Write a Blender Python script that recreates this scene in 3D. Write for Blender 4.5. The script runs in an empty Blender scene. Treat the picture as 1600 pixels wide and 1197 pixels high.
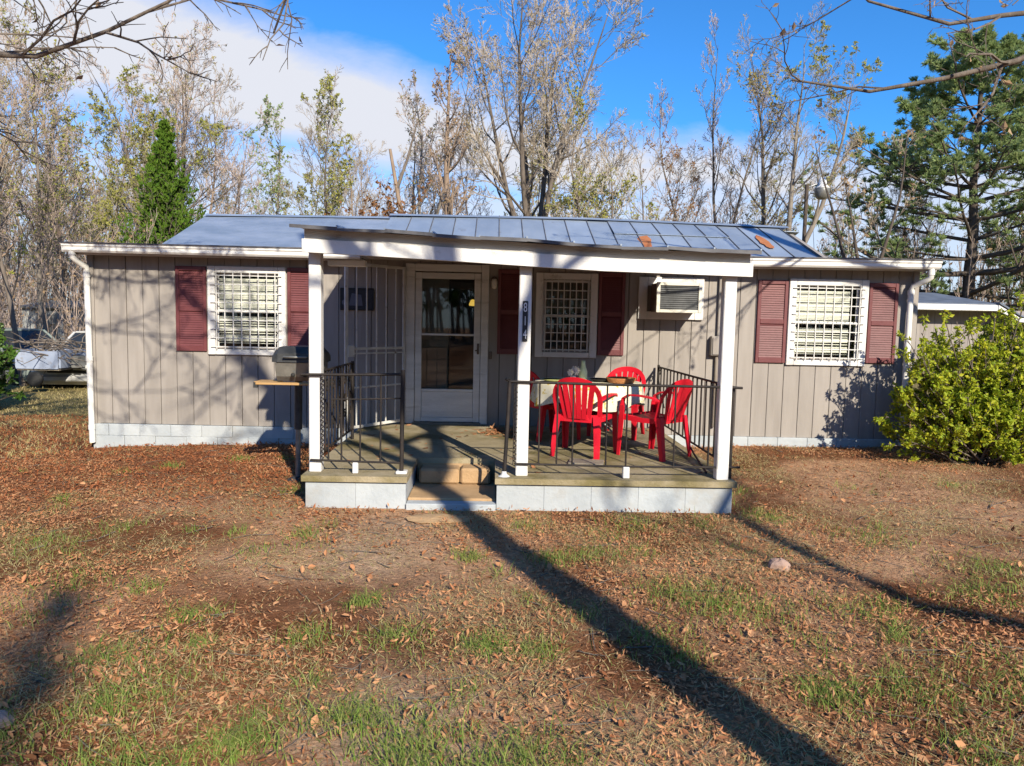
import bpy, math, random
import numpy as np
from mathutils import Vector

C = bpy.context.scene
R = math.radians
rnd = random.Random(7)

# ------------------------------------------------------------------ camera, sky, sun, exposure
SUN_AZ, SUN_EL = 22.0, 28.5          # sun stands behind the camera, to its right
cam_d = bpy.data.cameras.new('camera')
cam = bpy.data.objects.new('camera', cam_d)
C.collection.objects.link(cam)
YAW, PIT, ROLL = R(1.4), R(4.95), R(1.2)
fw = Vector((math.sin(YAW) * math.cos(PIT), math.cos(YAW) * math.cos(PIT), -math.sin(PIT)))
r0 = Vector((math.cos(YAW), -math.sin(YAW), 0))
u0 = r0.cross(fw)
rt = r0 * math.cos(ROLL) + u0 * math.sin(ROLL)
up = u0 * math.cos(ROLL) - r0 * math.sin(ROLL)
from mathutils import Matrix
cam.matrix_world = Matrix(((rt.x, up.x, -fw.x, 0.0), (rt.y, up.y, -fw.y, -9.7), (rt.z, up.z, -fw.z, 1.67), (0, 0, 0, 1)))
cam_d.sensor_width = 36.0
cam_d.lens = 36.0 * 1155 / 1600
cam_d.clip_end = 800
C.camera = cam
C.render.resolution_x, C.render.resolution_y = 1024, 766

world = bpy.data.worlds.new('World'); C.world = world; world.use_nodes = True
wn, wl = world.node_tree.nodes, world.node_tree.links
wn.clear()
def wnode(t, **k):
    n = wn.new(t)
    for a, b in k.items(): setattr(n, a, b)
    return n
def wmath(op, a, b=None, c=None, clamp=False):
    n = wnode('ShaderNodeMath', operation=op, use_clamp=clamp)
    for i, s in enumerate((a, b, c)):
        if s is None: continue
        if isinstance(s, (int, float)): n.inputs[i].default_value = s
        else: wl.new(s, n.inputs[i])
    return n.outputs[0]
sky = wnode('ShaderNodeTexSky', sky_type='NISHITA', sun_disc=False)
sky.sun_elevation = R(SUN_EL)
sky.sun_rotation = R(180 - SUN_AZ)
sky.altitude = 200; sky.air_density = 1.0; sky.dust_density = 0.0; sky.ozone_density = 3.5
tint = wnode('ShaderNodeMix', data_type='RGBA', blend_type='MULTIPLY')
tint.inputs[0].default_value = 1.0
wl.new(sky.outputs[0], tint.inputs[6]); tint.inputs[7].default_value = (0.42, 1.12, 1.72, 1)
tc = wnode('ShaderNodeTexCoord')
sep = wnode('ShaderNodeSeparateXYZ'); wl.new(tc.outputs['Generated'], sep.inputs[0])
elev = wmath('MULTIPLY', wmath('ARCSINE', sep.outputs[2]), 57.2958)
azim = wmath('MULTIPLY', wmath('ARCTAN2', sep.outputs[0], sep.outputs[1]), 57.2958)
mp = wnode('ShaderNodeMapping'); wl.new(tc.outputs['Generated'], mp.inputs[0]); mp.inputs['Scale'].default_value = (1, 1, 2.2)
def wnoise(scale, detail, rough, off=0.0):
    n = wnode('ShaderNodeTexNoise'); n.inputs['Scale'].default_value = scale; n.inputs['Detail'].default_value = detail
    n.inputs['Roughness'].default_value = rough; n.inputs['Distortion'].default_value = 0.6
    wl.new(mp.outputs[0], n.inputs['Vector']); return n.outputs[0]
nz = wnoise(3.2, 8, 0.56); nz2 = wnoise(11.0, 8, 0.6)
nzc = wmath('ADD', wmath('MULTIPLY', wmath('SUBTRACT', nz, 0.5), 10.0), wmath('MULTIPLY', wmath('SUBTRACT', nz2, 0.5), 5.0))
# a long bank of cloud that slopes round the sky, and broken cloud low over the woods
bandc = wmath('ADD', wmath('MULTIPLY', wmath('SINE', wmath('MULTIPLY', wmath('ADD', azim, 5.0), R(2.0))), -4.8), 13.8)
bandw = wmath('ADD', wmath('MULTIPLY', wmath('SINE', wmath('MULTIPLY', wmath('ADD', azim, 5.0), R(2.0))), -1.7), 2.6)
dist = wmath('SUBTRACT', wmath('ABSOLUTE', wmath('SUBTRACT', wmath('ADD', elev, wmath('MULTIPLY', nzc, 0.5)), bandc)), bandw)
band = wmath('SUBTRACT', 1.0, wmath('MULTIPLY', wmath('ADD', dist, 1.2), 0.30), clamp=True)
lowc = wmath('SUBTRACT', 1.0, wmath('MULTIPLY', wmath('ADD', wmath('SUBTRACT', elev, 8.6), wmath('MULTIPLY', nzc, 1.5)), 0.22), clamp=True)
lown = wmath('MULTIPLY', lowc, 0.78)
cl = wmath('MAXIMUM', wmath('POWER', band, 1.2), lown, clamp=True)
mixc = wnode('ShaderNodeMix', data_type='RGBA')
wl.new(cl, mixc.inputs[0]); wl.new(tint.outputs[2], mixc.inputs[6]); mixc.inputs[7].default_value = (6.7, 6.9, 7.6, 1)
bg = wnode('ShaderNodeBackground'); wl.new(mixc.outputs[2], bg.inputs[0]); bg.inputs[1].default_value = 0.085
wo = wnode('ShaderNodeOutputWorld'); wl.new(bg.outputs[0], wo.inputs[0])

sun_d = bpy.data.lights.new('sun', 'SUN'); sun_d.energy = 5.0; sun_d.angle = R(0.55); sun_d.color = (1.0, 0.905, 0.74)
sun = bpy.data.objects.new('sun', sun_d); C.collection.objects.link(sun)
S = Vector((math.sin(R(SUN_AZ)) * math.cos(R(SUN_EL)), -math.cos(R(SUN_AZ)) * math.cos(R(SUN_EL)), math.sin(R(SUN_EL))))
sun.rotation_euler = S.to_track_quat('Z', 'Y').to_euler()
sun.location = (20, -40, 30)
C.view_settings.view_transform = 'Standard'; C.view_settings.look = 'None'
C.view_settings.exposure = 0.48; C.view_settings.gamma = 1.0
C.view_settings.use_curve_mapping = False
C.render.engine = 'CYCLES'
C.cycles.use_denoising = True
C.cycles.max_bounces = 6; C.cycles.diffuse_bounces = 1; C.cycles.transparent_max_bounces = 16

# ------------------------------------------------------------------ materials
def srgb(r, g, b):
    f = lambda c: (c / 255 / 12.92) if c / 255 <= 0.04045 else ((c / 255 + 0.055) / 1.055) ** 2.4
    return (f(r), f(g), f(b))
MATS = {}
def mat(name, c1, c2=None, scale=4.0, rough=0.7, bump=0.0, bscale=40.0, metal=0.0, objvar=0.0, isl=None, transl=0.0, stretch=(1, 1, 1), lo=0.35, hi=0.65, spec=0.4, stain=None):
    """c1..c2 mixed by noise; objvar: value shift per object; isl: third colour mixed per leaf/blade; stain=(colour, scale, threshold, softness)"""
    m = bpy.data.materials.new(name); m.use_nodes = True
    n, l = m.node_tree.nodes, m.node_tree.links
    n.clear()
    out = n.new('ShaderNodeOutputMaterial'); p = n.new('ShaderNodeBsdfPrincipled')
    p.inputs['Roughness'].default_value = rough; p.inputs['Metallic'].default_value = metal
    p.inputs['Specular IOR Level'].default_value = spec
    t = n.new('ShaderNodeTexCoord'); mpn = n.new('ShaderNodeMapping'); mpn.inputs['Scale'].default_value = stretch
    l.new(t.outputs['Object'], mpn.inputs[0])
    def noise(s, d=6, r=0.6):
        q = n.new('ShaderNodeTexNoise'); q.inputs['Scale'].default_value = s; q.inputs['Detail'].default_value = d; q.inputs['Roughness'].default_value = r
        l.new(mpn.outputs[0], q.inputs['Vector']); return q.outputs[0]
    def ramp(src, a, b):
        q = n.new('ShaderNodeMapRange'); q.inputs[1].default_value = a; q.inputs[2].default_value = b; l.new(src, q.inputs[0]); return q.outputs[0]
    def mix(f, a, b, mode='MIX'):
        q = n.new('ShaderNodeMix'); q.data_type = 'RGBA'; q.blend_type = mode
        for i, s in ((0, f), (6, a), (7, b)):
            if isinstance(s, (int, float)): q.inputs[i].default_value = s
            elif isinstance(s, tuple): q.inputs[i].default_value = (*s[:3], 1)
            else: l.new(s, q.inputs[i])
        return q.outputs[2]
    col = mix(ramp(noise(scale), lo, hi), c1, c2 or c1)
    if isl is not None:
        g = n.new('ShaderNodeNewGeometry')
        col = mix(g.outputs['Random Per Island'], col, isl)
    if stain:
        col = mix(ramp(noise(stain[1], 8, 0.65), stain[2], stain[2] + stain[3]), col, stain[0])
    if objvar:
        oi = n.new('ShaderNodeObjectInfo')
        q = n.new('ShaderNodeMapRange'); l.new(oi.outputs['Random'], q.inputs[0]); q.inputs[3].default_value = 1 - objvar; q.inputs[4].default_value = 1 + objvar
        h = n.new('ShaderNodeHueSaturation'); l.new(q.outputs[0], h.inputs['Value']); l.new(col, h.inputs['Color']); col = h.outputs[0]
    l.new(col, p.inputs['Base Color'])
    if bump:
        b = n.new('ShaderNodeBump'); b.inputs['Strength'].default_value = bump; b.inputs['Distance'].default_value = 0.02
        l.new(noise(bscale, 8, 0.65), b.inputs['Height']); l.new(b.outputs[0], p.inputs['Normal'])
    if transl:
        tr = n.new('ShaderNodeBsdfTranslucent'); l.new(col, tr.inputs[0])
        mx = n.new('ShaderNodeMixShader'); mx.inputs[0].default_value = transl
        l.new(p.outputs[0], mx.inputs[1]); l.new(tr.outputs[0], mx.inputs[2]); l.new(mx.outputs[0], out.inputs[0])
    else: l.new(p.outputs[0], out.inputs[0])
    MATS[name] = m
    return m
def glass_mat(name, tintc, gloss, rough=0.02):
    m = bpy.data.materials.new(name); m.use_nodes = True
    n, l = m.node_tree.nodes, m.node_tree.links; n.clear()
    out = n.new('ShaderNodeOutputMaterial'); tr = n.new('ShaderNodeBsdfTransparent'); tr.inputs[0].default_value = (*tintc, 1)
    gl = n.new('ShaderNodeBsdfGlossy'); gl.inputs['Roughness'].default_value = rough
    mx = n.new('ShaderNodeMixShader'); fr = n.new('ShaderNodeFresnel'); fr.inputs[0].default_value = 1.5
    ad = n.new('ShaderNodeMath'); ad.operation = 'ADD'; l.new(fr.outputs[0], ad.inputs[0]); ad.inputs[1].default_value = gloss
    l.new(ad.outputs[0], mx.inputs[0]); l.new(tr.outputs[0], mx.inputs[1]); l.new(gl.outputs[0], mx.inputs[2]); l.new(mx.outputs[0], out.inputs[0])
    return m

M_siding = mat('siding_paint', (.295, .266, .240), (.355, .322, .292), 1.3, .75, .25, 60, objvar=.05, stretch=(6, 6, .7), stain=((.25, .21, .175), 1.6, .60, .2))
M_white = mat('white_paint', (.68, .67, .65), (.76, .75, .73), 3, .55, .2, 50, stain=((.42, .39, .34), 3.0, .58, .14), objvar=.03)
M_white2 = mat('weathered_white_paint', (.58, .57, .55), (.74, .73, .71), 2.2, .65, .3, 40, stretch=(.5, 2, 3), stain=((.36, .33, .30), 2.8, .6, .15))
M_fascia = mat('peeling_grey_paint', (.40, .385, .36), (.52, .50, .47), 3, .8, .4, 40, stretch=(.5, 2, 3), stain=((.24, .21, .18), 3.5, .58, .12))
M_pvc = mat('white_plastic', (.74, .73, .70), (.80, .79, .76), 2, .35, stain=((.5, .46, .38), 3, .62, .15))
M_found = mat('painted_block', (.37, .405, .43), (.47, .50, .515), 2.5, .85, .35, 25, objvar=.06, stain=((.34, .30, .24), 1.4, .55, .22))
M_maroon = mat('maroon_plastic', (.130, .034, .038), (.165, .050, .053), 4, .5, .1, 30, objvar=.05, stain=((.25, .10, .10), 3, .62, .2))
M_roof = mat('galvanised_roof', (.31, .38, .48), (.42, .49, .58), 1.2, .45, .12, 8, metal=.45, objvar=.09, stretch=(1, .5, 1), stain=((.24, .26, .30), 2.2, .62, .12))
M_roofs = mat('painted_roof_sheet', (.23, .29, .38), (.34, .40, .50), 1.6, .45, 1.0, 5.0, metal=.3, objvar=.04, stretch=(1.0, 1.6, 1))
M_rust = mat('rusty_roof', (.34, .10, .03), (.42, .17, .07), 5, .85, .3, 30)
M_roofedge = mat('dark_roof_edge', (.07, .07, .08), (.14, .14, .15), 5, .7)
M_iron = mat('black_iron', (.014, .012, .012), (.032, .024, .020), 8, .7, .2, 60, stain=((.13, .07, .045), 9, .62, .1))
M_gate = mat('bar_white_iron', (.62, .61, .59), (.70, .69, .66), 8, .55, .1, 60)
M_gated = mat('gate_dull_iron', (.52, .515, .50), (.66, .65, .62), 8, .6, .1, 60, stain=((.20, .13, .09), 10, .60, .12))
M_conc = mat('porch_concrete', (.30, .25, .16), (.42, .35, .23), 2.2, .95, .6, 45, stain=((.20, .165, .075), 1.5, .46, .16), spec=.2)
M_step = mat('tan_step_masonry', (.40, .255, .13), (.52, .345, .19), 2.6, .9, .5, 50, stain=((.22, .145, .085), 3, .58, .15))
M_red = mat('red_plastic', (.62, .010, .026), (.70, .014, .034), 3, .45, 0, spec=.3, stain=((.66, .07, .075), 5, .60, .25))
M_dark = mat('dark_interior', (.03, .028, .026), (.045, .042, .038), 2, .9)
M_inwood = mat('inner_door_paint', (.45, .45, .42), (.52, .52, .48), 2, .6)
M_blind = mat('cream_blind', (.76, .75, .66), (.82, .81, .73), 5, .6, transl=.1)
M_curtain = mat('curtain_cloth', (.16, .15, .12), (.24, .23, .19), 8, .9, stretch=(6, 6, .4))
M_pane = glass_mat('window_glass', (.92, .94, .93), .02)
M_doorglass = glass_mat('door_glass', (.55, .57, .55), .03)
M_acgrey = mat('ac_grille', (.07, .075, .08), (.13, .135, .14), 6, .6)
M_acwhite = mat('ac_case', (.60, .58, .50), (.70, .68, .60), 4, .5, stain=((.45, .36, .25), 4, .62, .12))
M_rubber = mat('black_rubber', (.02, .02, .02), (.03, .03, .03), 5, .8)
M_grillblack = mat('grill_black', (.022, .024, .026), (.05, .052, .054), 9, .5, .2, 40)
M_steel = mat('weathered_steel', (.19, .19, .18), (.30, .30, .28), 6, .4, .2, 40, metal=.5)
M_shelf = mat('shelf_wood', (.42, .24, .09), (.50, .31, .13), 3, .6, .2, 40, stretch=(1, 8, 8))
M_wood = mat('grey_board', (.20, .17, .13), (.30, .26, .20), 3, .85, .4, 40, stretch=(1, 8, 8), objvar=.12)
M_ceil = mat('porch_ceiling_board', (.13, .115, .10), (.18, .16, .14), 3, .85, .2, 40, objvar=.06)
M_cloth = mat('floral_tablecloth', (.70, .64, .47), (.78, .74, .60), 6, .85, .1, 60, stain=((.55, .40, .06), 11, .56, .04))
M_green = mat('green_plate', (.32, .36, .12), (.42, .44, .17), 9, .6)
M_wicker = mat('brown_wicker', (.36, .13, .045), (.44, .20, .07), 30, .7, .5, 80)
M_candle = mat('pale_green_glaze', (.58, .64, .38), (.66, .72, .48), 5, .35)
M_flower = mat('white_petals', (.78, .76, .72), (.80, .60, .60), 30, .7)
M_silver = mat('grey_metal', (.36, .36, .35), (.46, .46, .45), 8, .35, metal=.6)
M_brown = mat('brown_fixture', (.12, .09, .07), (.17, .13, .1), 8, .6)
M_bark = mat('grey_brown_bark', (.13, .105, .085), (.22, .185, .155), 3, .95, .9, 14, objvar=.2, stretch=(3, 3, .6))
M_barkpale = mat('pale_bark', (.20, .17, .14), (.28, .245, .205), 3, .95, .6, 14, objvar=.12, stretch=(3, 3, .6))
M_barkdark = mat('dark_bark', (.085, .068, .056), (.13, .108, .09), 3, .95, .9, 14, stretch=(3, 3, .6))
M_barktan = mat('tan_bark', (.25, .18, .13), (.34, .255, .19), 3, .95, .9, 14, stretch=(3, 3, .6))
M_twig = mat('bare_twigs', (.30, .25, .19), (.40, .34, .27), 1.0, .95, objvar=.14)
M_twigpink = mat('pinkish_twigs', (.34, .265, .22), (.43, .345, .295), 1.0, .95, objvar=.1)
M_bud = mat('olive_buds', (.27, .25, .09), (.33, .30, .11), 1, .8, isl=(.40, .34, .14), transl=.3)
M_leafyg = mat('yellow_green_leaves', (.31, .33, .065), (.37, .38, .085), 1, .7, isl=(.40, .38, .12), transl=.35)
M_leafpale = mat('pale_green_leaves', (.22, .32, .13), (.28, .37, .16), 1, .7, isl=(.32, .37, .15), transl=.35)
M_leaforange = mat('orange_brown_leaves', (.30, .14, .055), (.38, .19, .08), 1, .8, isl=(.23, .11, .05), transl=.3)
M_leafdead = mat('clinging_dead_leaves', (.34, .22, .13), (.28, .19, .11), 1, .8, isl=(.42, .30, .18), transl=.25)
M_cedar = mat('cedar_foliage', (.055, .135, .016), (.09, .18, .025), 1.5, .7, isl=(.14, .22, .03), transl=.25)
M_needle = mat('pine_needles', (.22, .33, .12), (.30, .40, .15), 1.0, .8, isl=(.40, .46, .20), transl=.5)
M_holly = mat('dark_glossy_leaves', (.035, .095, .015), (.06, .14, .02), 2, .45, isl=(.10, .18, .03), transl=.2)
M_gold = mat('golden_green_leaves', (.48, .51, .026), (.66, .61, .035), 1.6, .6, isl=(.30, .42, .03), transl=.42, lo=.4, hi=.6)
M_litter = mat('dead_leaf_litter', (.18, .062, .028), (.47, .195, .092), 1.1, .9, isl=(.57, .31, .16), transl=.12, lo=.42, hi=.60)
M_crumb = mat('leaf_chaff', (.46, .29, .165), (.58, .41, .25), .8, .9, isl=(.22, .10, .05), transl=.1)
M_litterred = mat('russet_leaf_litter', (.22, .064, .026), (.31, .105, .045), .8, .85, isl=(.40, .165, .075), transl=.12)
M_straw = mat('dry_grass_blades', (.54, .42, .23), (.60, .48, .28), 1, .85, isl=(.36, .33, .12), transl=.2)
M_pstraw = mat('pine_straw', (.43, .165, .070), (.53, .27, .135), 1, .9, isl=(.24, .085, .038), transl=.1)
M_grass = mat('green_grass_blades', (.09, .20, .028), (.15, .26, .038), 1.2, .7, isl=(.36, .37, .12), transl=.3)
M_rock = mat('pinkish_rock', (.34, .22, .17), (.42, .29, .23), 6, .9, .6, 30)
M_carwhite = mat('car_white', (.46, .46, .45), (.52, .52, .51), 2, .3)
M_cargreen = mat('car_grey_green', (.20, .24, .22), (.26, .30, .28), 2, .3)
M_carglass = mat('car_glass', (.02, .025, .03), (.03, .035, .04), 2, .08, spec=.8)
M_lens = mat('lamp_lens', (.6, .6, .58), (.7, .7, .68), 3, .15)
M_blue = mat('pale_blue_paint', (.27, .32, .43), (.36, .41, .52), 3, .6, stain=((.22, .19, .17), 4, .55, .15))
M_shed = mat('grey_boards', (.27, .28, .28), (.34, .35, .34), 2, .8, .3, 20, stretch=(5, 5, .5))
M_nwall = mat('neighbour_siding', (.26, .23, .22), (.33, .30, .28), 1.5, .8, .3, 20, stretch=(5, 5, .5))
M_nroof = mat('neighbour_roof', (.10, .12, .16), (.16, .19, .25), 2, .6, .2, 8)
M_sign = mat('dark_blue_plaque', (.012, .014, .022), (.02, .022, .034), 3, .5)
M_signmark = mat('plaque_print', (.09, .10, .14), (.13, .14, .18), 8, .6)
M_numblack = mat('plaque_black', (.02, .02, .02), (.03, .03, .03), 5, .5)
M_numwhite = mat('digit_white', (.72, .72, .72), (.78, .78, .78), 5, .5)
def emit_mat(name, c, s):
    m = bpy.data.materials.new(name); m.use_nodes = True
    p = m.node_tree.nodes['Principled BSDF']; p.inputs['Base Color'].default_value = (*c, 1)
    p.inputs['Emission Color'].default_value = (*c, 1); p.inputs['Emission Strength'].default_value = s
    return m
M_glow = emit_mat('lit_lamp_shade', (1.0, .62, .10), 0.9)

for q in (M_bark, M_barkpale, M_barkdark, M_barktan, M_twig, M_twigpink, M_bud, M_leafyg, M_leafpale, M_leaforange, M_leafdead, M_cedar, M_needle, M_litter, M_crumb, M_litterred, M_straw, M_grass, M_pstraw):
    for nd in q.node_tree.nodes:
        if nd.type == 'BSDF_PRINCIPLED': nd.inputs['Specular IOR Level'].default_value = .04; nd.inputs['Roughness'].default_value = 1.0

# ------------------------------------------------------------------ mesh helpers
ORG = {}
def link(o): C.collection.objects.link(o); return o
def props(o, label=None, cat=None, group=None, kind=None):
    if label: o['label'] = label
    if cat: o['category'] = cat
    if group: o['group'] = group
    if kind: o['kind'] = kind
    return o
def thing(name, label, cat, loc=(0, 0, 0), group=None, kind=None, rz=0.0):
    o = link(bpy.data.objects.new(name, None)); o.location = loc; o.rotation_euler = (0, 0, rz)
    o.empty_display_size = .2
    ORG[o.name] = Vector(loc)
    return props(o, label, cat, group, kind)
def copy_tree(o, parent=None):
    c = o.copy(); link(c); c.parent = parent
    if parent is not None: c.matrix_parent_inverse = o.matrix_parent_inverse.copy()
    for ch in list(o.children): copy_tree(ch, c)
    return c
class MB:
    def __init__(s): s.v = []; s.f = []; s.m = []; s.s = []
    def add(s, vs, fs, m=0, sm=False):
        b = len(s.v); s.v.extend([tuple(map(float, q)) for q in vs])
        for f in fs: s.f.append(tuple(b + i for i in f)); s.m.append(m); s.s.append(sm)
        return s
    def box(s, x0, x1, y0, y1, z0, z1, b=0.0, m=0):
        c = ((x0 + x1) / 2, (y0 + y1) / 2, (z0 + z1) / 2)
        return s.obox(c, ((1, 0, 0), (0, 1, 0), (0, 0, 1)), (abs(x1 - x0) / 2, abs(y1 - y0) / 2, abs(z1 - z0) / 2), b, m)
    def obox(s, c, ax, h, b=0.0, m=0):
        c = Vector(c); A = [Vector(a).normalized() for a in ax]
        P = lambda x, y, z: c + A[0] * x + A[1] * y + A[2] * z
        flip = A[0].cross(A[1]).dot(A[2]) < 0
        if b <= 0:
            vs = [P(x * h[0], y * h[1], z * h[2]) for x in (-1, 1) for y in (-1, 1) for z in (-1, 1)]
            fs = [(0, 1, 3, 2), (4, 6, 7, 5), (0, 4, 5, 1), (2, 3, 7, 6), (0, 2, 6, 4), (1, 5, 7, 3)]
        else:
            b = min(b, min(h) * .9); vs = []; idx = {}
            for x in (-1, 1):
                for y in (-1, 1):
                    for z in (-1, 1):
                        sg = (x, y, z)
                        for a in range(3):
                            q = [sg[i] * (h[i] if i == a else h[i] - b) for i in range(3)]
                            idx[(x, y, z, a)] = len(vs); vs.append(P(*q))
            fs = []
            for a in range(3):
                o1, o2 = [i for i in range(3) if i != a]
                for sg in (-1, 1):
                    f = []
                    for p, q in ((-1, -1), (1, -1), (1, 1), (-1, 1)):
                        t = [0, 0, 0]; t[a] = sg; t[o1] = p; t[o2] = q; f.append(idx[(*t, a)])
                    fs.append(tuple(f))
                for p in (-1, 1):
                    for q in (-1, 1):
                        t0 = [0, 0, 0]; t0[o1] = p; t0[o2] = q; t0[a] = -1; t1 = list(t0); t1[a] = 1
                        fs.append((idx[(*t0, o1)], idx[(*t1, o1)], idx[(*t1, o2)], idx[(*t0, o2)]))
            for x in (-1, 1):
                for y in (-1, 1):
                    for z in (-1, 1): fs.append(tuple(idx[(x, y, z, a)] for a in range(3)))
            out = []
            for f in fs:
                n = (vs[f[1]] - vs[f[0]]).cross(vs[f[2]] - vs[f[0]]); ct = sum((vs[i] for i in f), Vector()) / len(f)
                out.append(f if n.dot(ct - c) > 0 else f[::-1])
            return s.add(vs, out, m)
        if flip: fs = [f[::-1] for f in fs]
        return s.add(vs, fs, m)
    def tube(s, pts, rad, k=8, m=0, cap=True, flat=1.0):
        pts = [Vector(p) for p in pts]; n = len(pts)
        if not hasattr(rad, '__len__'): rad = [rad] * n
        vs = []; U = None
        for i, p in enumerate(pts):
            T = (pts[min(i + 1, n - 1)] - pts[max(i - 1, 0)]).normalized()
            if U is None:
                ref = Vector((0, 0, 1)) if abs(T.z) < .8 else Vector((1, 0, 0)); U = T.cross(ref).normalized()
            U = (U - T * U.dot(T)).normalized(); V = T.cross(U)
            for j in range(k):
                a = 2 * math.pi * j / k; vs.append(p + (U * math.cos(a) + V * math.sin(a) * flat) * rad[i])
        fs = [(i * k + j, i * k + (j + 1) % k, (i + 1) * k + (j + 1) % k, (i + 1) * k + j) for i in range(n - 1) for j in range(k)]
        s.add(vs, fs, m, True)
        if cap: s.add([vs[j] for j in range(k)], [tuple(range(k))[::-1]], m); s.add([vs[(n - 1) * k + j] for j in range(k)], [tuple(range(k))], m)
        return s
    def ribbon(s, pts, W, T, m=0):
        """rectangular section swept along pts; W and T are the full width and thickness vectors at each point"""
        n = len(pts); vs = []
        for p, w, t in zip(pts, W, T):
            p = Vector(p); w = Vector(w) / 2; t = Vector(t) / 2
            vs += [p - w - t, p + w - t, p + w + t, p - w + t]
        fs = [(i * 4 + j, i * 4 + (j + 1) % 4, i * 4 + 4 + (j + 1) % 4, i * 4 + 4 + j) for i in range(n - 1) for j in range(4)]
        fs += [(3, 2, 1, 0), tuple(4 * (n - 1) + j for j in range(4))]
        return s.add(vs, fs, m)
    def prism(s, poly, y0, y1, axis='y', m=0):
        """polygon in (x,z) pushed along y, or in (y,z) pushed along x, or in (x,y) pushed along z"""
        f = {'y': lambda a, b, t: (a, t, b), 'x': lambda a, b, t: (t, a, b), 'z': lambda a, b, t: (a, b, t)}[axis]
        n = len(poly)
        vs = [f(a, b, y0) for a, b in poly] + [f(a, b, y1) for a, b in poly]
        return s.add(vs, [tuple(range(n)), tuple(range(2 * n - 1, n - 1, -1))] + [(i, i + n, (i + 1) % n + n, (i + 1) % n) for i in range(n)], m)
    def lathe(s, prof, c=(0, 0, 0), k=20, axis='z', m=0):
        vs = []
        for r, h in prof:
            for j in range(k):
                a = 2 * math.pi * j / k; x, y = r * math.cos(a), r * math.sin(a)
                q = {'z': (x, y, h), 'y': (x, h, y), 'x': (h, x, y)}[axis]
                vs.append((c[0] + q[0], c[1] + q[1], c[2] + q[2]))
        return s.add(vs, [(i * k + j, i * k + (j + 1) % k, (i + 1) * k + (j + 1) % k, (i + 1) * k + j) for i in range(len(prof) - 1) for j in range(k)], m, True)
    def build(s, name, mats, parent=None):
        me = bpy.data.meshes.new(name)
        o = ORG.get(parent.name, Vector()) if parent else Vector()
        me.from_pydata([(v[0] - o.x, v[1] - o.y, v[2] - o.z) for v in s.v], [], s.f)
        if not isinstance(mats, (list, tuple)): mats = [mats]
        for q in mats: me.materials.append(q)
        me.polygons.foreach_set('material_index', s.m); me.polygons.foreach_set('use_smooth', s.s)
        ob = link(bpy.data.objects.new(name, me))
        if parent: ob.parent = parent
        ORG[ob.name] = o
        return ob
def share(name, me, parent, loc, rot=(0, 0, 0), scale=None):
    o = link(bpy.data.objects.new(name, me)); o.parent = parent; o.location = Vector(loc) - ORG.get(parent.name, Vector()); o.rotation_euler = rot
    if scale: o.scale = scale
    ORG[o.name] = ORG.get(parent.name, Vector())
    return o
def np_mesh(name, verts, quads, mats, mi=None, smooth=False, tris=None):
    me = bpy.data.meshes.new(name)
    verts = np.asarray(verts, np.float32); nq = len(quads); nt = 0 if tris is None else len(tris)
    me.vertices.add(len(verts)); me.vertices.foreach_set('co', verts.ravel())
    loops = np.asarray(quads, np.int32).ravel()
    if nt: loops = np.concatenate([loops, np.asarray(tris, np.int32).ravel()])
    me.loops.add(len(loops)); me.loops.foreach_set('vertex_index', loops)
    me.polygons.add(nq + nt)
    st = np.concatenate([np.arange(nq) * 4, nq * 4 + np.arange(nt) * 3]).astype(np.int32)
    me.polygons.foreach_set('loop_start', st)
    if not isinstance(mats, (list, tuple)): mats = [mats]
    for q in mats: me.materials.append(q)
    if mi is not None: me.polygons.foreach_set('material_index', np.asarray(mi, np.int32))
    me.polygons.foreach_set('use_smooth', np.full(nq + nt, bool(smooth)) if np.isscalar(smooth) or isinstance(smooth, bool) else np.asarray(smooth, bool))
    me.update(calc_edges=True); me.validate()
    return me
def hash2(i, j, seed):
    h = (i.astype(np.int64) * 374761393 + j.astype(np.int64) * 668265263 + seed * 982451653) & 0x7fffffff
    h = (h ^ (h >> 13)) * 1274126177 & 0x7fffffff
    return ((h ^ (h >> 16)) & 0xffff) / 65535.0
def vnoise(x, y, scale, seed=1, octs=3):
    x = np.asarray(x, float); y = np.asarray(y, float); out = 0; amp = 1; tot = 0
    for o in range(octs):
        u, v = x * scale, y * scale; i, j = np.floor(u), np.floor(v); a, b = u - i, v - j
        a = a * a * (3 - 2 * a); b = b * b * (3 - 2 * b); s = seed + o * 17
        n = hash2(i, j, s) * (1 - a) * (1 - b) + hash2(i + 1, j, s) * a * (1 - b) + hash2(i, j + 1, s) * (1 - a) * b + hash2(i + 1, j + 1, s) * a * b
        out = out + n * amp; tot += amp; amp *= .5; scale *= 2.1
    return out / tot

# ------------------------------------------------------------------ ground
def sm(a, b, x):
    t = np.clip((x - a) / (b - a), 0, 1); return t * t * (3 - 2 * t)
def ghill(x, y):
    x = np.asarray(x, float); y = np.asarray(y, float)
    z = .017 * np.clip(x, -9, 9) - .01
    inside = sm(-5.5, -5.1, x) * (1 - sm(5.5, 5.9, x)) * sm(-.05, .15, y)
    z = z + (vnoise(x, y, .55, 3, 3) - .5) * .085 * (1 - .6 * inside) + (vnoise(x, y, 3.1, 9, 2) - .5) * .05
    z = z + .05 * np.exp(-((x + 3.0) / 1.9) ** 2 - ((y + .9) / .8) ** 2)       # leaf drift against the wall
    pm = sm(-1.95, -1.6, x) * (1 - sm(2.1, 2.45, x)) * sm(-3.75, -3.3, y) * (1 - sm(-.05, .2, y))
    return z * (1 - pm) + pm * (-.02)
gx = np.unique(np.round(np.concatenate([np.linspace(-220, -40, 13), np.linspace(-38, -10, 29), np.arange(-9.5, 10, .13), np.linspace(10.5, 40, 29), np.linspace(45, 220, 12)]), 3))
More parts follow.
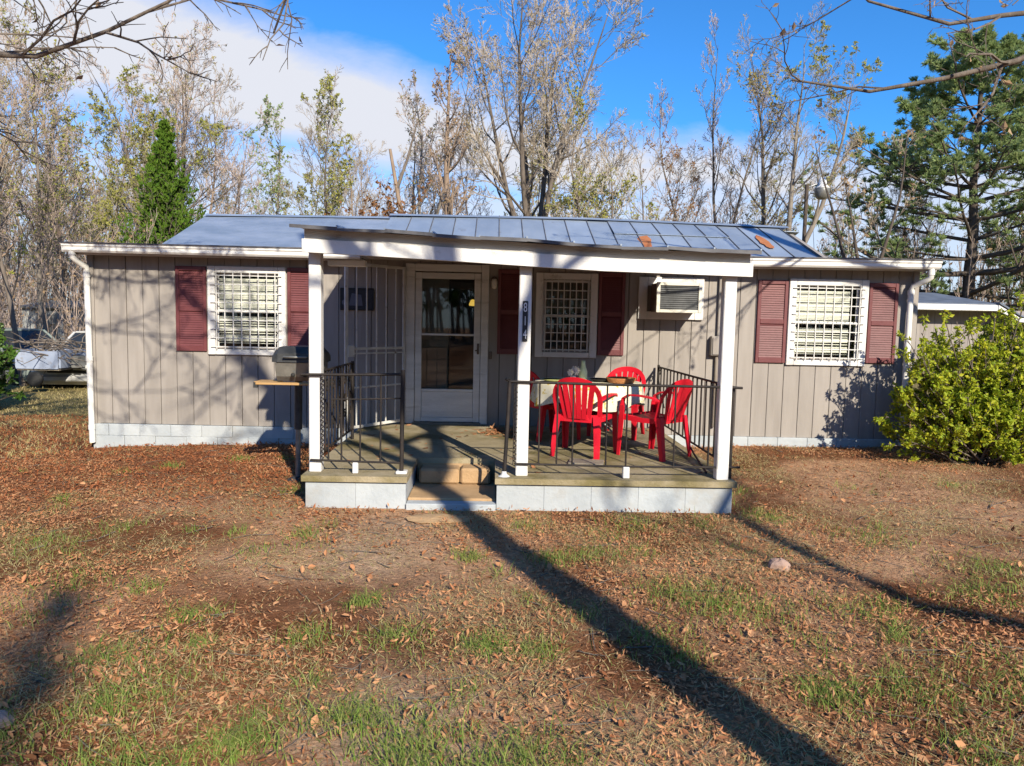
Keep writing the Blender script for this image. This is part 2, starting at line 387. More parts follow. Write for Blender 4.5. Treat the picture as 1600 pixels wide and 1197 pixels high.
gy = np.unique(np.round(np.concatenate([np.linspace(-120, -20, 12), np.linspace(-19, -10.5, 12), np.arange(-10.2, 1.2, .11), np.linspace(1.4, 12, 40), np.linspace(13, 60, 30), np.linspace(70, 400, 16)]), 3))
XX, YY = np.meshgrid(gx, gy); ZZ = ghill(XX, YY)
nx, ny = len(gx), len(gy)
gv = np.stack([XX.ravel(), YY.ravel(), ZZ.ravel()], 1)
ii = (np.arange(ny - 1)[:, None] * nx + np.arange(nx - 1)[None, :]).ravel()
gq = np.stack([ii, ii + 1, ii + nx + 1, ii + nx], 1)
me = np_mesh('ground', gv, gq, [], smooth=True)
def gcol(x, y):
    n1 = vnoise(x, y, .7, 21, 4)[:, None]; n2 = vnoise(x, y, 2.3, 31, 3)[:, None]
    n3 = sm(.36, .62, n1); soil = np.array([.21, .090, .043]) * (1 - n3) + np.array([.54, .315, .18]) * n3
    red = np.array([.21, .082, .040]) * (1 - n2) + np.array([.27, .12, .065]) * n2
    sand = np.array([.56, .40, .27]) * (1 - n2) + np.array([.48, .32, .20]) * n2
    lawn = np.array([.24, .20, .075]) * (1 - n2) + np.array([.34, .26, .12]) * n2
    wr = (sm(-3.6, -1.6, y + 1.6 * (n1[:, 0] - .5)) * (1 - sm(-1.4, -.9, x)) * sm(-12, -8, x))[:, None]
    wp = (np.exp(-((x + .62 + .25 * np.sin(y * 1.1)) / .48) ** 2) * (1 - sm(-3.8, -3.3, y)) * sm(.30, .62, n1[:, 0]))[:, None] * .9
    wl_ = (sm(.5, 3, y) )[:, None]
    c = soil * (1 - wr) + red * wr
    c = c * (1 - wp) + sand * wp
    return c * (1 - wl_) + lawn * wl_
colr = gcol(gv[:, 0], gv[:, 1])
at = me.color_attributes.new('soil', 'FLOAT_COLOR', 'POINT')
at.data.foreach_set('color', np.concatenate([colr, np.ones((len(colr), 1))], 1).astype(np.float32).ravel())
mg = mat('soil_and_litter', (.5, .5, .5)); n, l = mg.node_tree.nodes, mg.node_tree.links
p = [q for q in n if q.type == 'BSDF_PRINCIPLED'][0]; p.inputs['Roughness'].default_value = .95; p.inputs['Specular IOR Level'].default_value = .03
va = n.new('ShaderNodeVertexColor'); va.layer_name = 'soil'
def gnoise(s, d):
    q = n.new('ShaderNodeTexNoise'); q.inputs['Scale'].default_value = s; q.inputs['Detail'].default_value = d; q.inputs['Roughness'].default_value = .7
    tcg = n.new('ShaderNodeTexCoord'); l.new(tcg.outputs['Object'], q.inputs['Vector']); return q.outputs[0]
mr = n.new('ShaderNodeMapRange'); l.new(gnoise(9, 8), mr.inputs[0]); mr.inputs[1].default_value = .3; mr.inputs[2].default_value = .7; mr.inputs[3].default_value = .62; mr.inputs[4].default_value = 1.30
hs = n.new('ShaderNodeHueSaturation'); l.new(va.outputs[0], hs.inputs['Color']); l.new(mr.outputs[0], hs.inputs['Value'])
mr2 = n.new('ShaderNodeMapRange'); l.new(gnoise(60, 4), mr2.inputs[0]); mr2.inputs[1].default_value = .35; mr2.inputs[2].default_value = .65; mr2.inputs[3].default_value = .75; mr2.inputs[4].default_value = 1.2
hs2 = n.new('ShaderNodeHueSaturation'); l.new(hs.outputs[0], hs2.inputs['Color']); l.new(mr2.outputs[0], hs2.inputs['Value'])
l.new(hs2.outputs[0], p.inputs['Base Color'])
bp = n.new('ShaderNodeBump'); bp.inputs['Strength'].default_value = .8; bp.inputs['Distance'].default_value = .05; l.new(gnoise(28, 8), bp.inputs['Height']); l.new(bp.outputs[0], p.inputs['Normal'])
me.materials.append(mg)
ground = link(bpy.data.objects.new('ground', me)); props(ground, 'leaf-strewn brown front yard with thin grass around the grey house', 'ground', kind='structure')

# ------------------------------------------------------------------ house
X0, X1 = -5.18, 5.52
WT = 2.40                    # top of the wall under the soffit
house = thing('house', 'low grey-brown sided house with maroon shutters and a blue-grey metal roof', 'house', (0, 0, 0))
openings = [(-3.60, -2.80, 1.23, 2.19), (.62, 1.24, 1.27, 2.19), (3.95, 4.80, 1.24, 2.18), (-1.04, -.19, .20, 2.26)]
# siding boards, one by one, with a groove between neighbours
bw = .2098; x = X0; bi = 0
while x < X1 - .02:
    xa, xb = x + .0035, min(x + bw, X1) - .0035
    zb = .205 - .004 * (x - X0)
    yj = rnd.uniform(-.003, .003); zt = WT + .06
    o = [q for q in openings if q[0] < xb - .002 and q[1] > xa + .002]
    if not o: MB().box(xa, xb, yj, .05, zb, zt, .004).build('siding_board', M_siding, house)
    else:
        oa, ob, oz0, oz1 = o[0]; low = oz0 > zb + .02
        if oa <= xa + .002 and ob >= xb - .002:
            if low: MB().box(xa, xb, yj, .05, zb, oz0, .004).build('siding_board', M_siding, house)
            MB().box(xa, xb, yj, .05, oz1, zt, .004).build('siding_board', M_siding, house)
        else:
            if oa > xa: c, far, near = oa, xb, xa
            else: c, far, near = ob, xa, xb
            poly = ([(near, zb), (far, zb), (far, oz0), (c, oz0)] if low else [(near, zb), (c, zb)]) + [(c, oz1), (far, oz1), (far, zt), (near, zt)]
            if far < near: poly = poly[::-1]
            MB().prism(poly, yj, .05, 'y').build('siding_board', M_siding, house)
    x += bw; bi += 1
b = MB()
xs = sorted({X0, X1, *[v for o in openings for v in o[:2]]})
for a, c in zip(xs[:-1], xs[1:]):
    mid = (a + c) / 2; o = [q for q in openings if q[0] < mid < q[1]]
    if o:
        if o[0][2] > .22: b.box(a, c, .052, .11, .15, o[0][2])
        b.box(a, c, .052, .11, o[0][3], WT + .05)
    else: b.box(a, c, .052, .11, .15, WT + .05)
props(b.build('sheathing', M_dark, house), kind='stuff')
# side and back walls
def sidewall(xa, xb):
    b = MB(); b.prism([(.0, .15), (8.0, .15), (8.0, 2.55), (6.1, 2.70), (4.2, 3.36), (2.3, 2.66), (.0, 2.45)], xa, xb, 'x'); return b
sidewall(X0 - .02, X0 + .05).build('end_wall', M_siding, house); sidewall(X1 - .05, X1 + .02).build('end_wall', M_siding, house)
b = MB(); b.box(X0, X1, 7.95, 8.02, .1, 2.5); b.build('back_wall', M_siding, house)
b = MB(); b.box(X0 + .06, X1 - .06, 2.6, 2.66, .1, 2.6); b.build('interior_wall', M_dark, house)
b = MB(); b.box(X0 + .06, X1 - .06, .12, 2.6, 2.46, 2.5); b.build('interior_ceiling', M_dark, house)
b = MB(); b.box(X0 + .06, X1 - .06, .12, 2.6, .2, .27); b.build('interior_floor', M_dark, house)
for xc, s in ((X0 - .03, -1), (X1 + .0, 1)):
    b = MB(); b.box(xc - .03, xc + .05, -.028, .05, .2, WT + .02, .006); b.build('corner_trim', M_siding if s < 0 else M_siding, house)
# foundation blocks
x = X0 - .03; k = 0
for row, (za, zb) in enumerate(((-.16, .045), (.05, .20))):
    x = X0 - .03 - .2 * row
    while x < X1:
        a, c = max(x, X0 - .03) + .0015, min(x + .40, X1) - .0015
        if c - a > .05:
            dy = rnd.uniform(-.006, .006)
            b = MB(); b.box(a, c, -.035 + dy, .12, za - .0035 * (a - X0) * row, zb - .0035 * (a - X0) * row + (.0 if row else .003), .005); b.build('concrete_block', M_found, house)
        x += .40
# main roof: shallow front strip, steep part up to the ridge, back slope
def sheet(name, xa, xb, prof, m, t=.012, parent=None, rib=True, jz=0.0, ribm=None):
    """metal sheet between xa and xb; prof is a list of (y, z, dzdx)"""
    parent = parent or house
    b = MB(); vs = []
    N = len(prof)
    for (y, z) in prof:
        za, zb = z(xa) + jz, z(xb) + jz
        vs += [(xa, y, za), (xb, y, zb), (xb, y, zb - t), (xa, y, za - t)]
    fs = [(i * 4 + j, i * 4 + 4 + j, i * 4 + 4 + (j + 1) % 4, i * 4 + (j + 1) % 4) for i in range(N - 1) for j in range(4)] + [(0, 1, 2, 3), (4 * N - 1, 4 * N - 2, 4 * N - 3, 4 * N - 4)]
    b.add(vs, fs)
    if rib:
        pts = [(xb - .004, y, z(xb) + jz + .008) for (y, z) in prof]
        b.tube(pts, .009, 5, 1)
    return b.build(name, [m, ribm or M_roofedge], parent)
ridge = lambda x: np.interp(x, [-5.4, -5.0, -3.4, -2.0, .2, 2.8, 5.3, 5.6], [3.44, 3.455, 3.475, 3.47, 3.50, 3.47, 3.42, 3.41])
ridgeR = lambda x: ridge(x) + .055
kneez = lambda x: 2.715
eavez = lambda x: np.interp(x, [-5.4, -2.4, 2.2, 5.7], [2.492, 2.484, 2.50, 2.522])
XL, XR = -5.37, 5.66
strip = [XL, -3.7, -1.9, 0, 1.9, 3.8, XR]
for a, c in zip(strip[:-1], strip[1:]):
    sheet('eave_sheet', a, c, [(-.33, lambda x: eavez(x) + .008), (2.3, kneez)], M_roofs, rib=False)
for a, c in zip(strip[:-1], strip[1:]):
    sheet('back_sheet', a, c, [(4.2, ridge), (8.4, lambda x: 2.5)], M_roofs, rib=False)
# left: smooth sheets; right: narrow sheets with raised seams, some rusted
lx = [-5.33, -4.2, -3.05, -1.95]
for a, c in zip(lx[:-1], lx[1:]):
    sheet('roof_sheet', a, c, [(2.28, lambda x: kneez(x) + .004), (2.9, lambda x: 2.715 + (ridge(x) - 2.715) * .31 + .02 * math.sin(x * 3)), (3.5, lambda x: 2.715 + (ridge(x) - 2.715) * .64 + .012 * math.sin(x * 4 + 2)), (4.2, ridge)], M_roofs, rib=False, jz=.004)
px_ = -1.95; i = 0
while px_ < 5.2:
    w = .405 if i % 3 else .39
    a, c = px_, min(px_ + w, 5.42)
    jz = rnd.uniform(0, .010)
    za = lambda x: kneez(x) + .02
    zm = lambda x: (kneez(x) + .02) * .45 + ridgeR(x) * .55
    rusty = i in (11,)
    if 10 <= i <= 14:
        sheet('roof_panel', a, c, [(2.26, za), (3.30, zm)], M_roof, jz=jz, t=.004)
        sheet('roof_panel', a, c, [(3.27, lambda x: zm(x) + .003), (4.22, ridgeR)], M_roof, jz=jz + .004, t=.003)
    else:
        sheet('roof_panel', a, c, [(2.26, za), (4.22, ridgeR)], M_roof, jz=jz, t=.004)
    px_ += w; i += 1
NPAN = i
# rust patches are thin scabs of rusted metal on the sheets
def scab(xc, y0, y1, w, seed, lift=.022):
    r = random.Random(seed); N = 9; L = []; Rr = []
    for k in range(N):
        t = k / (N - 1); y = y0 + (y1 - y0) * t
        f = (kneez(xc) + .02) + (ridgeR(xc) - kneez(xc) - .02) * (y - 2.26) / 1.96 + lift
        ww = w * (math.sin(math.pi * min(1, max(.04, t))) ** .5) * r.uniform(.7, 1.1)
        L.append((xc - ww * r.uniform(.8, 1.1), y, f)); Rr.append((xc + ww * r.uniform(.8, 1.1), y, f))
    b = MB(); b.add(L + Rr, [(k, k + 1 + 0, N + k + 1, N + k)[::-1] for k in range(N - 1)]); b.build('rust_patch', M_rust, house)
scab(2.52, 2.35, 3.75, .12, 3); scab(4.62, 2.75, 3.55, .10, 5); scab(-1.78, 2.32, 2.5, .2, 8); scab(.75, 2.30, 2.48, .06, 9); scab(1.55, 2.30, 2.5, .07, 11); scab(4.0, 2.28, 2.38, .15, 12)
for a, c in ((XL + .04, -1.95), (-1.97, 1.7), (1.68, 5.42)):
    rz = ridge if c < -1.9 else ridgeR
    b = MB()
    for s in (-1, 1):
        b.add([(a, 4.2, rz(a) + .035), (c, 4.2, rz(c) + .035), (c, 4.2 + s * .13, rz(c) - .015), (a, 4.2 + s * .13, rz(a) - .015)], [(0, 1, 2, 3) if s > 0 else (3, 2, 1, 0)])
    b.build('ridge_cap', M_roof, house)
# eave: gutter, fascia, soffit
def gutter(xa, xb):
    b = MB(); za, zb = eavez(xa), eavez(xb)
    prof = [(-.235, -.108), (-.318, -.108), (-.338, -.085), (-.338, -.045), (-.352, -.030), (-.352, 0), (-.344, 0), (-.344, -.026), (-.330, -.04), (-.330, -.082), (-.314, -.100), (-.235, -.100)]
    vs = [(xa, y, za + z) for y, z in prof] + [(xb, y, zb + z) for y, z in prof]; nP = len(prof)
    b.add(vs, [(i, (i + 1) % nP, (i + 1) % nP + nP, i + nP) for i in range(nP)])
    b.add([(xa, -.352, za), (xa, -.235, za), (xa, -.235, za - .108), (xa, -.338, za - .108)], [(0, 1, 2, 3)])
    b.add([(xb, -.352, zb), (xb, -.235, zb), (xb, -.235, zb - .108), (xb, -.338, zb - .108)], [(3, 2, 1, 0)])
    b.build('gutter', M_pvc, house)
    b = MB(); b.obox(((xa + xb) / 2, -.222, (za + zb) / 2 - .06), ((xb - xa, 0, zb - za), (0, 1, 0), (0, 0, 1)), ((xb - xa) / 2, .011, .068)); b.build('fascia_board', M_white2, house)
    b = MB(); b.obox(((xa + xb) / 2, -.105, (za + zb) / 2 - .105), ((xb - xa, 0, zb - za), (0, 1, 0), (0, 0, 1)), ((xb - xa) / 2 - .01, .104, .012)); b.build('soffit', M_white2, house)
gutter(XL, -1.70); gutter(2.28, XR)
b = MB(); b.box(-1.70, 2.28, -.22, 0, 2.40, 2.42); b.build('soffit', M_white2, house)
# drip edge seen dark above the gutters
for a, c in ((XL - .01, -1.75), (2.3, XR + .01)):
    b = MB(); b.obox(((a + c) / 2, -.335, (eavez(a) + eavez(c)) / 2 + .006), ((c - a, 0, eavez(c) - eavez(a)), (0, 1, 0), (0, 0, 1)), ((c - a) / 2, .03, .008)); b.build('drip_edge', M_roofedge, house)
# downspouts
def downspout(pts, r, joints):
    o = MB(); o.tube(pts, r, 12); o = o.build('downspout', M_pvc, house)
    for q, w in joints:
        c = MB(); c.tube([Vector(q) + Vector((0, 0, w / 2)), Vector(q) - Vector((0, 0, w / 2))], r * 1.16, 12); c.build('pipe_collar', M_pvc, o)
    return o
downspout([(-5.27, -.29, 2.40), (-5.27, -.29, 2.33), (-5.25, -.22, 2.27), (-5.215, -.09, 2.22), (-5.215, -.075, 2.15), (-5.205, -.075, .3), (-5.20, -.075, -.04)], .037, [((-5.27, -.29, 2.38), .06), ((-5.214, -.075, 2.12), .06), ((-5.21, -.075, 1.05), .06), ((-5.204, -.075, .16), .06)])
downspout([(5.56, -.29, 2.42), (5.56, -.29, 2.31), (5.52, -.22, 2.26), (5.45, -.10, 2.21), (5.43, -.085, 2.14), (5.43, -.085, 1.0), (5.43, -.085, .10)], .037, [((5.56, -.29, 2.37), .06), ((5.43, -.085, 2.12), .06), ((5.43, -.085, 1.42), .06), ((5.43, -.085, 1.28), .05)])
# windows with casing, sashes, panes, blind and burglar bars
def window(xa, xb, za, zb, lit=True):
    w = MB(); cw = .095
    w.box(xa, xa + cw, -.040, 0.004, za, zb, .006); w.box(xb - cw, xb, -.040, 0.004, za, zb, .006)
    w.box(xa + cw + .001, xb - cw - .001, -.038, 0.004, zb - cw * .9, zb - .001, .006); w.box(xa + cw + .001, xb - cw - .001, -.038, 0.004, za + .001, za + cw * .75, .006)
    root = w.build('window', M_white, house)
    ia, ib, ja, jb = xa + cw, xb - cw, za + cw * .75, zb - cw * .9
    jm = ja + (jb - ja) * .50
    s = MB()
    for (p, q, yy) in ((ja, jm + .02, .012), (jm - .02, jb, .032)):
        s.box(ia, ia + .03, yy, yy + .02, p, q, .003); s.box(ib - .03, ib, yy, yy + .02, p, q, .003)
        s.box(ia + .03, ib - .03, yy + .001, yy + .019, p, p + .035, .003); s.box(ia + .03, ib - .03, yy + .001, yy + .019, q - .03, q, .003)
    s.build('sash', M_white, root)
    for (p, q, yy) in ((ja + .03, jm - .005, .022), (jm + .012, jb - .03, .042)):
        g = MB(); g.add([(ia + .03, yy, p), (ib - .03, yy, p), (ib - .03, yy, q), (ia + .03, yy, q)], [(0, 1, 2, 3)]); g.build('pane', M_pane, root)
    if lit:
        bl = MB(); z = jb - .075; k = 0
        while z > jm + .05 or (z < jm - .05 and z > ja + .05) or (jm - .06 < z <= jm + .05):
            sag = .006 * math.sin(k * 1.7)
            tilt = .0125 if z > jm + .05 else (.0135 if k % 4 else .006)
            if not (jm - .065 < z < jm - .005):
                bl.add([(ia + .01, .080, z + tilt), (ib - .01 - (.09 if lit == 2 else 0), .080, z + tilt + sag), (ib - .01 - (.09 if lit == 2 else 0), .071, z - tilt + sag), (ia + .01, .071, z - tilt)], [(3, 2, 1, 0)])
            z -= .0215 if z > jm else .033; k += 1
        bl.build('blind', M_blind, root)
    else:
        cu = MB(); N = 26; top, bot = [], []
        for k in range(N):
            t = k / (N - 1); xx = ia + (ib - ia) * t; yy = .09 + .012 * math.sin(t * 40)
            top.append((xx, yy, jb)); bot.append((xx, yy, jm + .04))
        cu.add(top + bot, [(k, k + 1, N + k + 1, N + k) for k in range(N - 1)]); cu.build('curtain', M_curtain, root)
    nv, nh = 8, 9
    hb = MB(); hb.box(-(ib - ia + .10) / 2, (ib - ia + .10) / 2, -.004, .004, -.006, .006); hm = None
    for k in range(nh):
        z = ja - .0 + (jb - ja) * (k + .3) / (nh - .4)
        if hm is None: o = hb.build('burglar_bar', M_gate, root); hm = o.data; o.location = Vector(((ia + ib) / 2, -.058, z)) - ORG[house.name]
        else: share('burglar_bar', hm, root, ((ia + ib) / 2, -.058, z))
    vb = MB(); vb.box(-.0055, .0055, -.004, .004, -(jb - ja) / 2, (jb - ja) / 2); vm = None
    for k in range(nv):
        xx = ia + .03 + (ib - ia - .06) * k / (nv - 1)
        if vm is None: o = vb.build('burglar_bar', M_gate, root); vm = o.data; o.location = Vector((xx, -.067, (ja + jb) / 2)) - ORG[house.name]
        else: share('burglar_bar', vm, root, (xx, -.067, (ja + jb) / 2))
    return root
window(-3.71, -2.71, 1.13, 2.27); window(.525, 1.33, 1.18, 2.28, False); window(3.85, 4.90, 1.14, 2.275, 2)
# shutters
def shutter(xa, xb, za, zb):
    s = MB(); e = .042; zm = za + (zb - za) * .50
    s.box(xa, xa + e, -.032, .0, za, zb, .004); s.box(xb - e, xb, -.032, .0, za, zb, .004)
    for p, q in ((za, za + .07), (zm - .03, zm + .03), (zb - .055, zb)): s.box(xa + e + .0005, xb - e - .0005, -.031, -.001, p, q, .004)
    root = s.build('shutter', M_maroon, house)
    for p, q in ((za + .071, zm - .031), (zm + .031, zb - .056)):
        lv = MB(); z = p
        while z < q - .01:
            lv.add([(xa + e, -.022, z), (xb - e, -.022, z), (xb - e, -.008, min(z + .034, q)), (xa + e, -.008, min(z + .034, q)), (xa + e, -.004, z), (xb - e, -.004, z)], [(0, 1, 2, 3), (0, 4, 5, 1)]); z += .030
        lv.build('louvre', M_maroon, root)
for q in ((-4.12, -3.73, 1.17, 2.26), (-2.69, -2.33, 1.20, 2.27), (.03, .42, 1.21, 2.31), (1.345, 1.69, 1.22, 2.30), (3.44, 3.835, 1.165, 2.25), (4.915, 5.30, 1.185, 2.24)): shutter(*q)
# entrance: casing, storm door, inner door ajar
b = MB(); b.box(-1.165, -1.045, -.035, .004, .275, 2.36, .006); b.box(-.185, -.085, -.035, .004, .275, 2.36, .006); b.box(-1.044, -.186, -.034, .004, 2.265, 2.36, .006); b.build('door_casing', M_white2, house)
b = MB(); b.box(-1.04, -.955, -.022, .018, .30, 2.25, .005); b.box(-.275, -.19, -.022, .018, .30, 2.25, .005)
b.box(-.954, -.276, -.021, .017, 2.17, 2.249, .005); b.box(-.954, -.276, -.024, .016, 1.435, 1.462, .004); b.box(-.954, -.276, -.021, .017, .302, .36, .005)
door = b.build('storm_door', M_white2, house)
b = MB(); b.box(-.953, -.277, -.010, .008, .361, .70, .004); b.box(-.953, -.277, -.020, .010, .701, .735, .004); b.build('kick_panel', M_white2, door)
for za, zb in ((.736, 1.434), (1.463, 2.169)):
    g = MB(); g.add([(-.954, .0, za), (-.276, .0, za), (-.276, .0, zb), (-.954, .0, zb)], [(0, 1, 2, 3)]); g.build('door_glass', M_doorglass, door)
b = MB(); b.box(-.232, -.205, -.05, -.022, 1.20, 1.34, .006); b.tube([(-.218, -.05, 1.25), (-.218, -.075, 1.25), (-.255, -.078, 1.25)], .008, 8); b.build('handle', M_brown, door)
b = MB(); b.obox((-.83, .25, 1.25), ((.90, .42, 0), (-.42, .90, 0), (0, 0, 1)), (.22, .02, .97), .005); b.build('inner_door', M_inwood, house)
b = MB(); b.box(-1.07, -.17, -.08, .02, .262, .296, .006); b.build('threshold', M_wood, house)
b = MB(); b.box(-.075, -.035, -.03, .0, 1.14, 1.24, .005); b.build('doorbell', M_brown, house)
pl = thing('pendant_lamp', 'small lit yellow lamp glowing inside the dark doorway', 'lamp', (-.33, 1.1, 1.87))
b = MB(); b.lathe([(.012, .07), (.03, .06), (.055, .0), (.05, -.02), (.0, -.025)], (-.33, 1.1, 1.87), 14); b.build('lamp_shade', M_glow, pl)
b = MB(); b.tube([(-.33, 1.1, 1.94), (-.33, 1.1, 2.46)], .004, 6); b.build('cord', M_rubber, pl)

# ------------------------------------------------------------------ porch
FZ = .27
porch = thing('porch', 'open front porch with white posts, concrete floor and low painted block base', 'porch', (.25, -1.6, 0))
PX0, PX1, PY = -1.64, 2.14, -3.27
SX0, SX1, SY = -.76, .04, -2.38         # notch for the steps
def blocks(xa, xb, yf, n, za=-.08, zb=.215):
    w = (xb - xa) / n
    for k in range(n):
        b = MB(); b.box(xa + k * w + .0005, xa + (k + 1) * w - .0005, yf + rnd.uniform(-.0012, .0012), yf + .19, za, zb - rnd.uniform(0, .003), .003); b.build('concrete_block', M_found, porch)
blocks(PX0, SX0, PY, 2); blocks(SX1, PX1, PY, 5)
def blocks_y(xf, ya, yb, n):
    w = (yb - ya) / n
    for k in range(n):
        b = MB(); b.box(xf, xf + .19, ya + k * w + .003, ya + (k + 1) * w - .003, -.08, .214, .007); b.build('concrete_block', M_found, porch)
blocks_y(PX0 + .001, PY + .192, -.05, 7); blocks_y(PX1 - .191, PY + .192, -.05, 7); blocks_y(SX0 - .191, PY + .192, SY, 2); blocks_y(SX1 + .001, PY + .192, SY, 2)
b = MB(); e = .03
b.prism([(PX0 - e, PY - e), (SX0 + .015, PY - e), (SX0 + .015, SY), (SX1 - .015, SY), (SX1 - .015, PY - e), (PX1 + e, PY - e), (PX1 + e, -.04), (PX0 - e, -.04)], .218, FZ, 'z')
b.build('floor_slab', M_conc, porch)
b = MB(); b.box(SX0 + .004, SX1 - .004, PY - .035, PY + .10, -.08, .035, .006); b.build('step_curb', M_found, porch)
b = MB(); b.box(SX0 + .004, SX1 - .004, PY + .102, SY - .002, -.06, .055, .008); b.build('step_tread', M_step, porch)
for a, c, z in ((SX0 + .05, SX0 + .44, .205), (SX0 + .45, SX1 - .06, .214)):
    b = MB(); b.box(a, c, SY - .24, SY - .004, .057, z, .02); b.build('step_block', M_step, porch)
b = MB(); b.box(SX0 + .01, SX1 - .01, SY, SY + .1, .0, .217); b.build('step_riser', M_step, porch)
# posts
def post(xc, yc, zt, lean=0.0):
    b = MB(); b.obox((xc + lean / 2, yc, (FZ + zt) / 2), ((1, 0, 0), (0, 1, 0), (lean, 0, zt - FZ)), (.054, .054, (zt - FZ) / 2 + .002), .008); return b.build('post', M_white, porch)
post(-1.585, -3.09, 2.22); post(.262, -3.13, 2.13); post(2.06, -3.17, 2.10)
# beam, fascia, ceiling, roof sheets
bz = lambda x: np.interp(x, [-1.75, -.6, .8, 2.3], [2.205, 2.165, 2.10, 2.075])      # underside of the beam: it sags to the right
def longbox(xa, xb, y0, y1, fz0, fz1, m, name, n=6, bow=.004):
    b = MB(); vs = []
    for k in range(n + 1):
        x = xa + (xb - xa) * k / n; j = rnd.uniform(-bow, bow)
        vs += [(x, y0 + j, fz0(x)), (x, y1 + j, fz0(x)), (x, y1 + j, fz1(x)), (x, y0 + j, fz1(x))]
    fs = [(i * 4 + j, i * 4 + (j + 1) % 4, i * 4 + 4 + (j + 1) % 4, i * 4 + 4 + j) for i in range(n) for j in range(4)] + [(3, 2, 1, 0), tuple(4 * n + j for j in range(4))]
    b.add(vs, fs); return b.build(name, m, porch)
longbox(-1.655, 2.22, -3.30, -3.262, bz, lambda x: bz(x) + .112, M_white, 'beam', bow=.003)
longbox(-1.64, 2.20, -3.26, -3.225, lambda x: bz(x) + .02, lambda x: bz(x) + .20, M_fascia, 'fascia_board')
longbox(-1.64, 2.20, -3.224, -3.03, lambda x: bz(x) + .015, lambda x: bz(x) + .12, M_white2, 'lintel')
for xc, s in ((-1.63, -1), (2.19, 1)):
    b = MB(); b.prism([(-3.26, bz(xc) + .02), (-.22, 2.42), (-.22, 2.60), (-3.26, bz(xc) + .20)], xc - .015, xc + .015, 'x'); b.build('side_fascia', M_white2, porch)
for k in range(16):
    ya, yb = -3.02 + k * .175, -3.02 + (k + 1) * .175 - .006
    b = MB(); zc = lambda y, x: bz(x) + .115 + (2.44 - bz(x) - .115) * (y + 3.02) / 2.8
    vs = [(-1.61, ya, zc(ya, -1.61)), (2.17, ya, zc(ya, 2.17)), (2.17, yb, zc(yb, 2.17)), (-1.61, yb, zc(yb, -1.61))]
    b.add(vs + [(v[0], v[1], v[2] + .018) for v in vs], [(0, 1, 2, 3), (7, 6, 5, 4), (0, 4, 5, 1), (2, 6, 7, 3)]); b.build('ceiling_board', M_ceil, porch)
k = 0; x = -1.74
while x < 2.25:
    w = .40; a, c = x, min(x + w, 2.29)
    jz = rnd.uniform(-.004, .010)
    f0 = lambda q: bz(q) + .215 + .006 * math.sin(q * 5.3)
    sheet('porch_roof_panel', a, c, [(-3.375, lambda q: f0(q) - .002), (-3.20, lambda q: f0(q) + .012), (-.35, lambda q: 2.545), (2.30, lambda q: 2.75)], M_roof, parent=porch, jz=jz, t=.014, ribm=M_roof)
    b = MB(); b.add([(a, -3.377, f0(a) + jz - .002), (c, -3.377, f0(c) + jz - .002), (c, -3.377, f0(c) + jz - .026 - rnd.uniform(0, .008)), (a, -3.377, f0(a) + jz - .024 - rnd.uniform(0, .01)),
                    (a, -3.345, f0(a) + jz - .016), (c, -3.345, f0(c) + jz - .016)], [(3, 2, 1, 0), (3, 4, 5, 2)]); b.build('roof_edge', M_roofedge, porch)
    x += w; k += 1
b = MB(); b.box(-1.50, -1.17, -3.02, -2.9, 2.11, 2.165, .005); b.build('brace_board', M_white2, porch)

# house number: dark plaque with white digits on the middle post
num = thing('house_number_plaque', 'small black vertical plaque with white house number on the middle post', 'sign', (.285, -3.19, 1.66))
b = MB(); b.box(.240, .286, -3.196, -3.186, 1.475, 1.83, .003); b.build('plaque', M_numblack, num)
for ch, z in (('8', 1.77), ('1', 1.652), ('4', 1.535)):
    cu = bpy.data.curves.new('digit', 'FONT'); cu.body = ch; cu.size = .115; cu.align_x = 'CENTER'; cu.align_y = 'CENTER'; cu.extrude = .001; cu.resolution_u = 4
    tmp = bpy.data.objects.new('digit_tmp', cu); link(tmp); dg = bpy.context.evaluated_depsgraph_get()
    dm = bpy.data.meshes.new_from_object(tmp.evaluated_get(dg)); bpy.data.objects.remove(tmp)
    dm.materials.clear(); dm.materials.append(M_numwhite)
    share('digit', dm, num, (.263, -3.1985, z), (R(90), 0, 0), (.62, 1, 1))

# railings ----------------------------------------------------------------
def iron(pts, r, name, parent, k=6, flat=1.0): return MB().tube(pts, r, k, flat=flat).build(name, M_iron, parent)
def rail_thing(label, loc): return thing('porch_railing', label, 'railing', loc, 'black iron railings round the porch')
r1 = rail_thing('short black iron railing on the porch front between left post and steps', (-1.2, -3.17, FZ))
iron([(-1.70, -3.17, 1.145), (-1.3, -3.17, 1.15), (-.80, -3.17, 1.163)], .017, 'top_rail', r1, 8, .7)
iron([(-1.62, -3.17, .385), (-1.2, -3.17, .375), (-.80, -3.17, .37)], .014, 'bottom_rail', r1, 8, .7)
iron([(-.812, -3.17, FZ), (-.806, -3.17, 1.20)], .019, 'end_post', r1, 8)
MB().box(-.86, -.76, -3.21, -3.11, FZ + .001, FZ + .03, .008).build('foot', M_white2, r1)
MB().box(-1.245, -1.195, -3.195, -3.145, FZ + .001, .37, .006).build('foot', M_white2, r1)
for xx in (-1.46, -1.345, -1.18, -1.00): iron([(xx, -3.17, .38), (xx + .003, -3.17, 1.15)], .0085, 'baluster', r1)
iron([(-1.44, -3.17, .93), (-1.2, -3.17, .935), (-.81, -3.17, .95)], .007, 'mid_rail', r1)
r2 = rail_thing('long black iron railing on the porch front before the red chairs', (1.1, -3.2, FZ))
iron([(.10, -3.2, 1.145), (.14, -3.2, 1.12), (1.0, -3.2, 1.108), (2.06, -3.2, 1.105), (2.21, -3.2, 1.10)], .017, 'top_rail', r2, 8, .7)
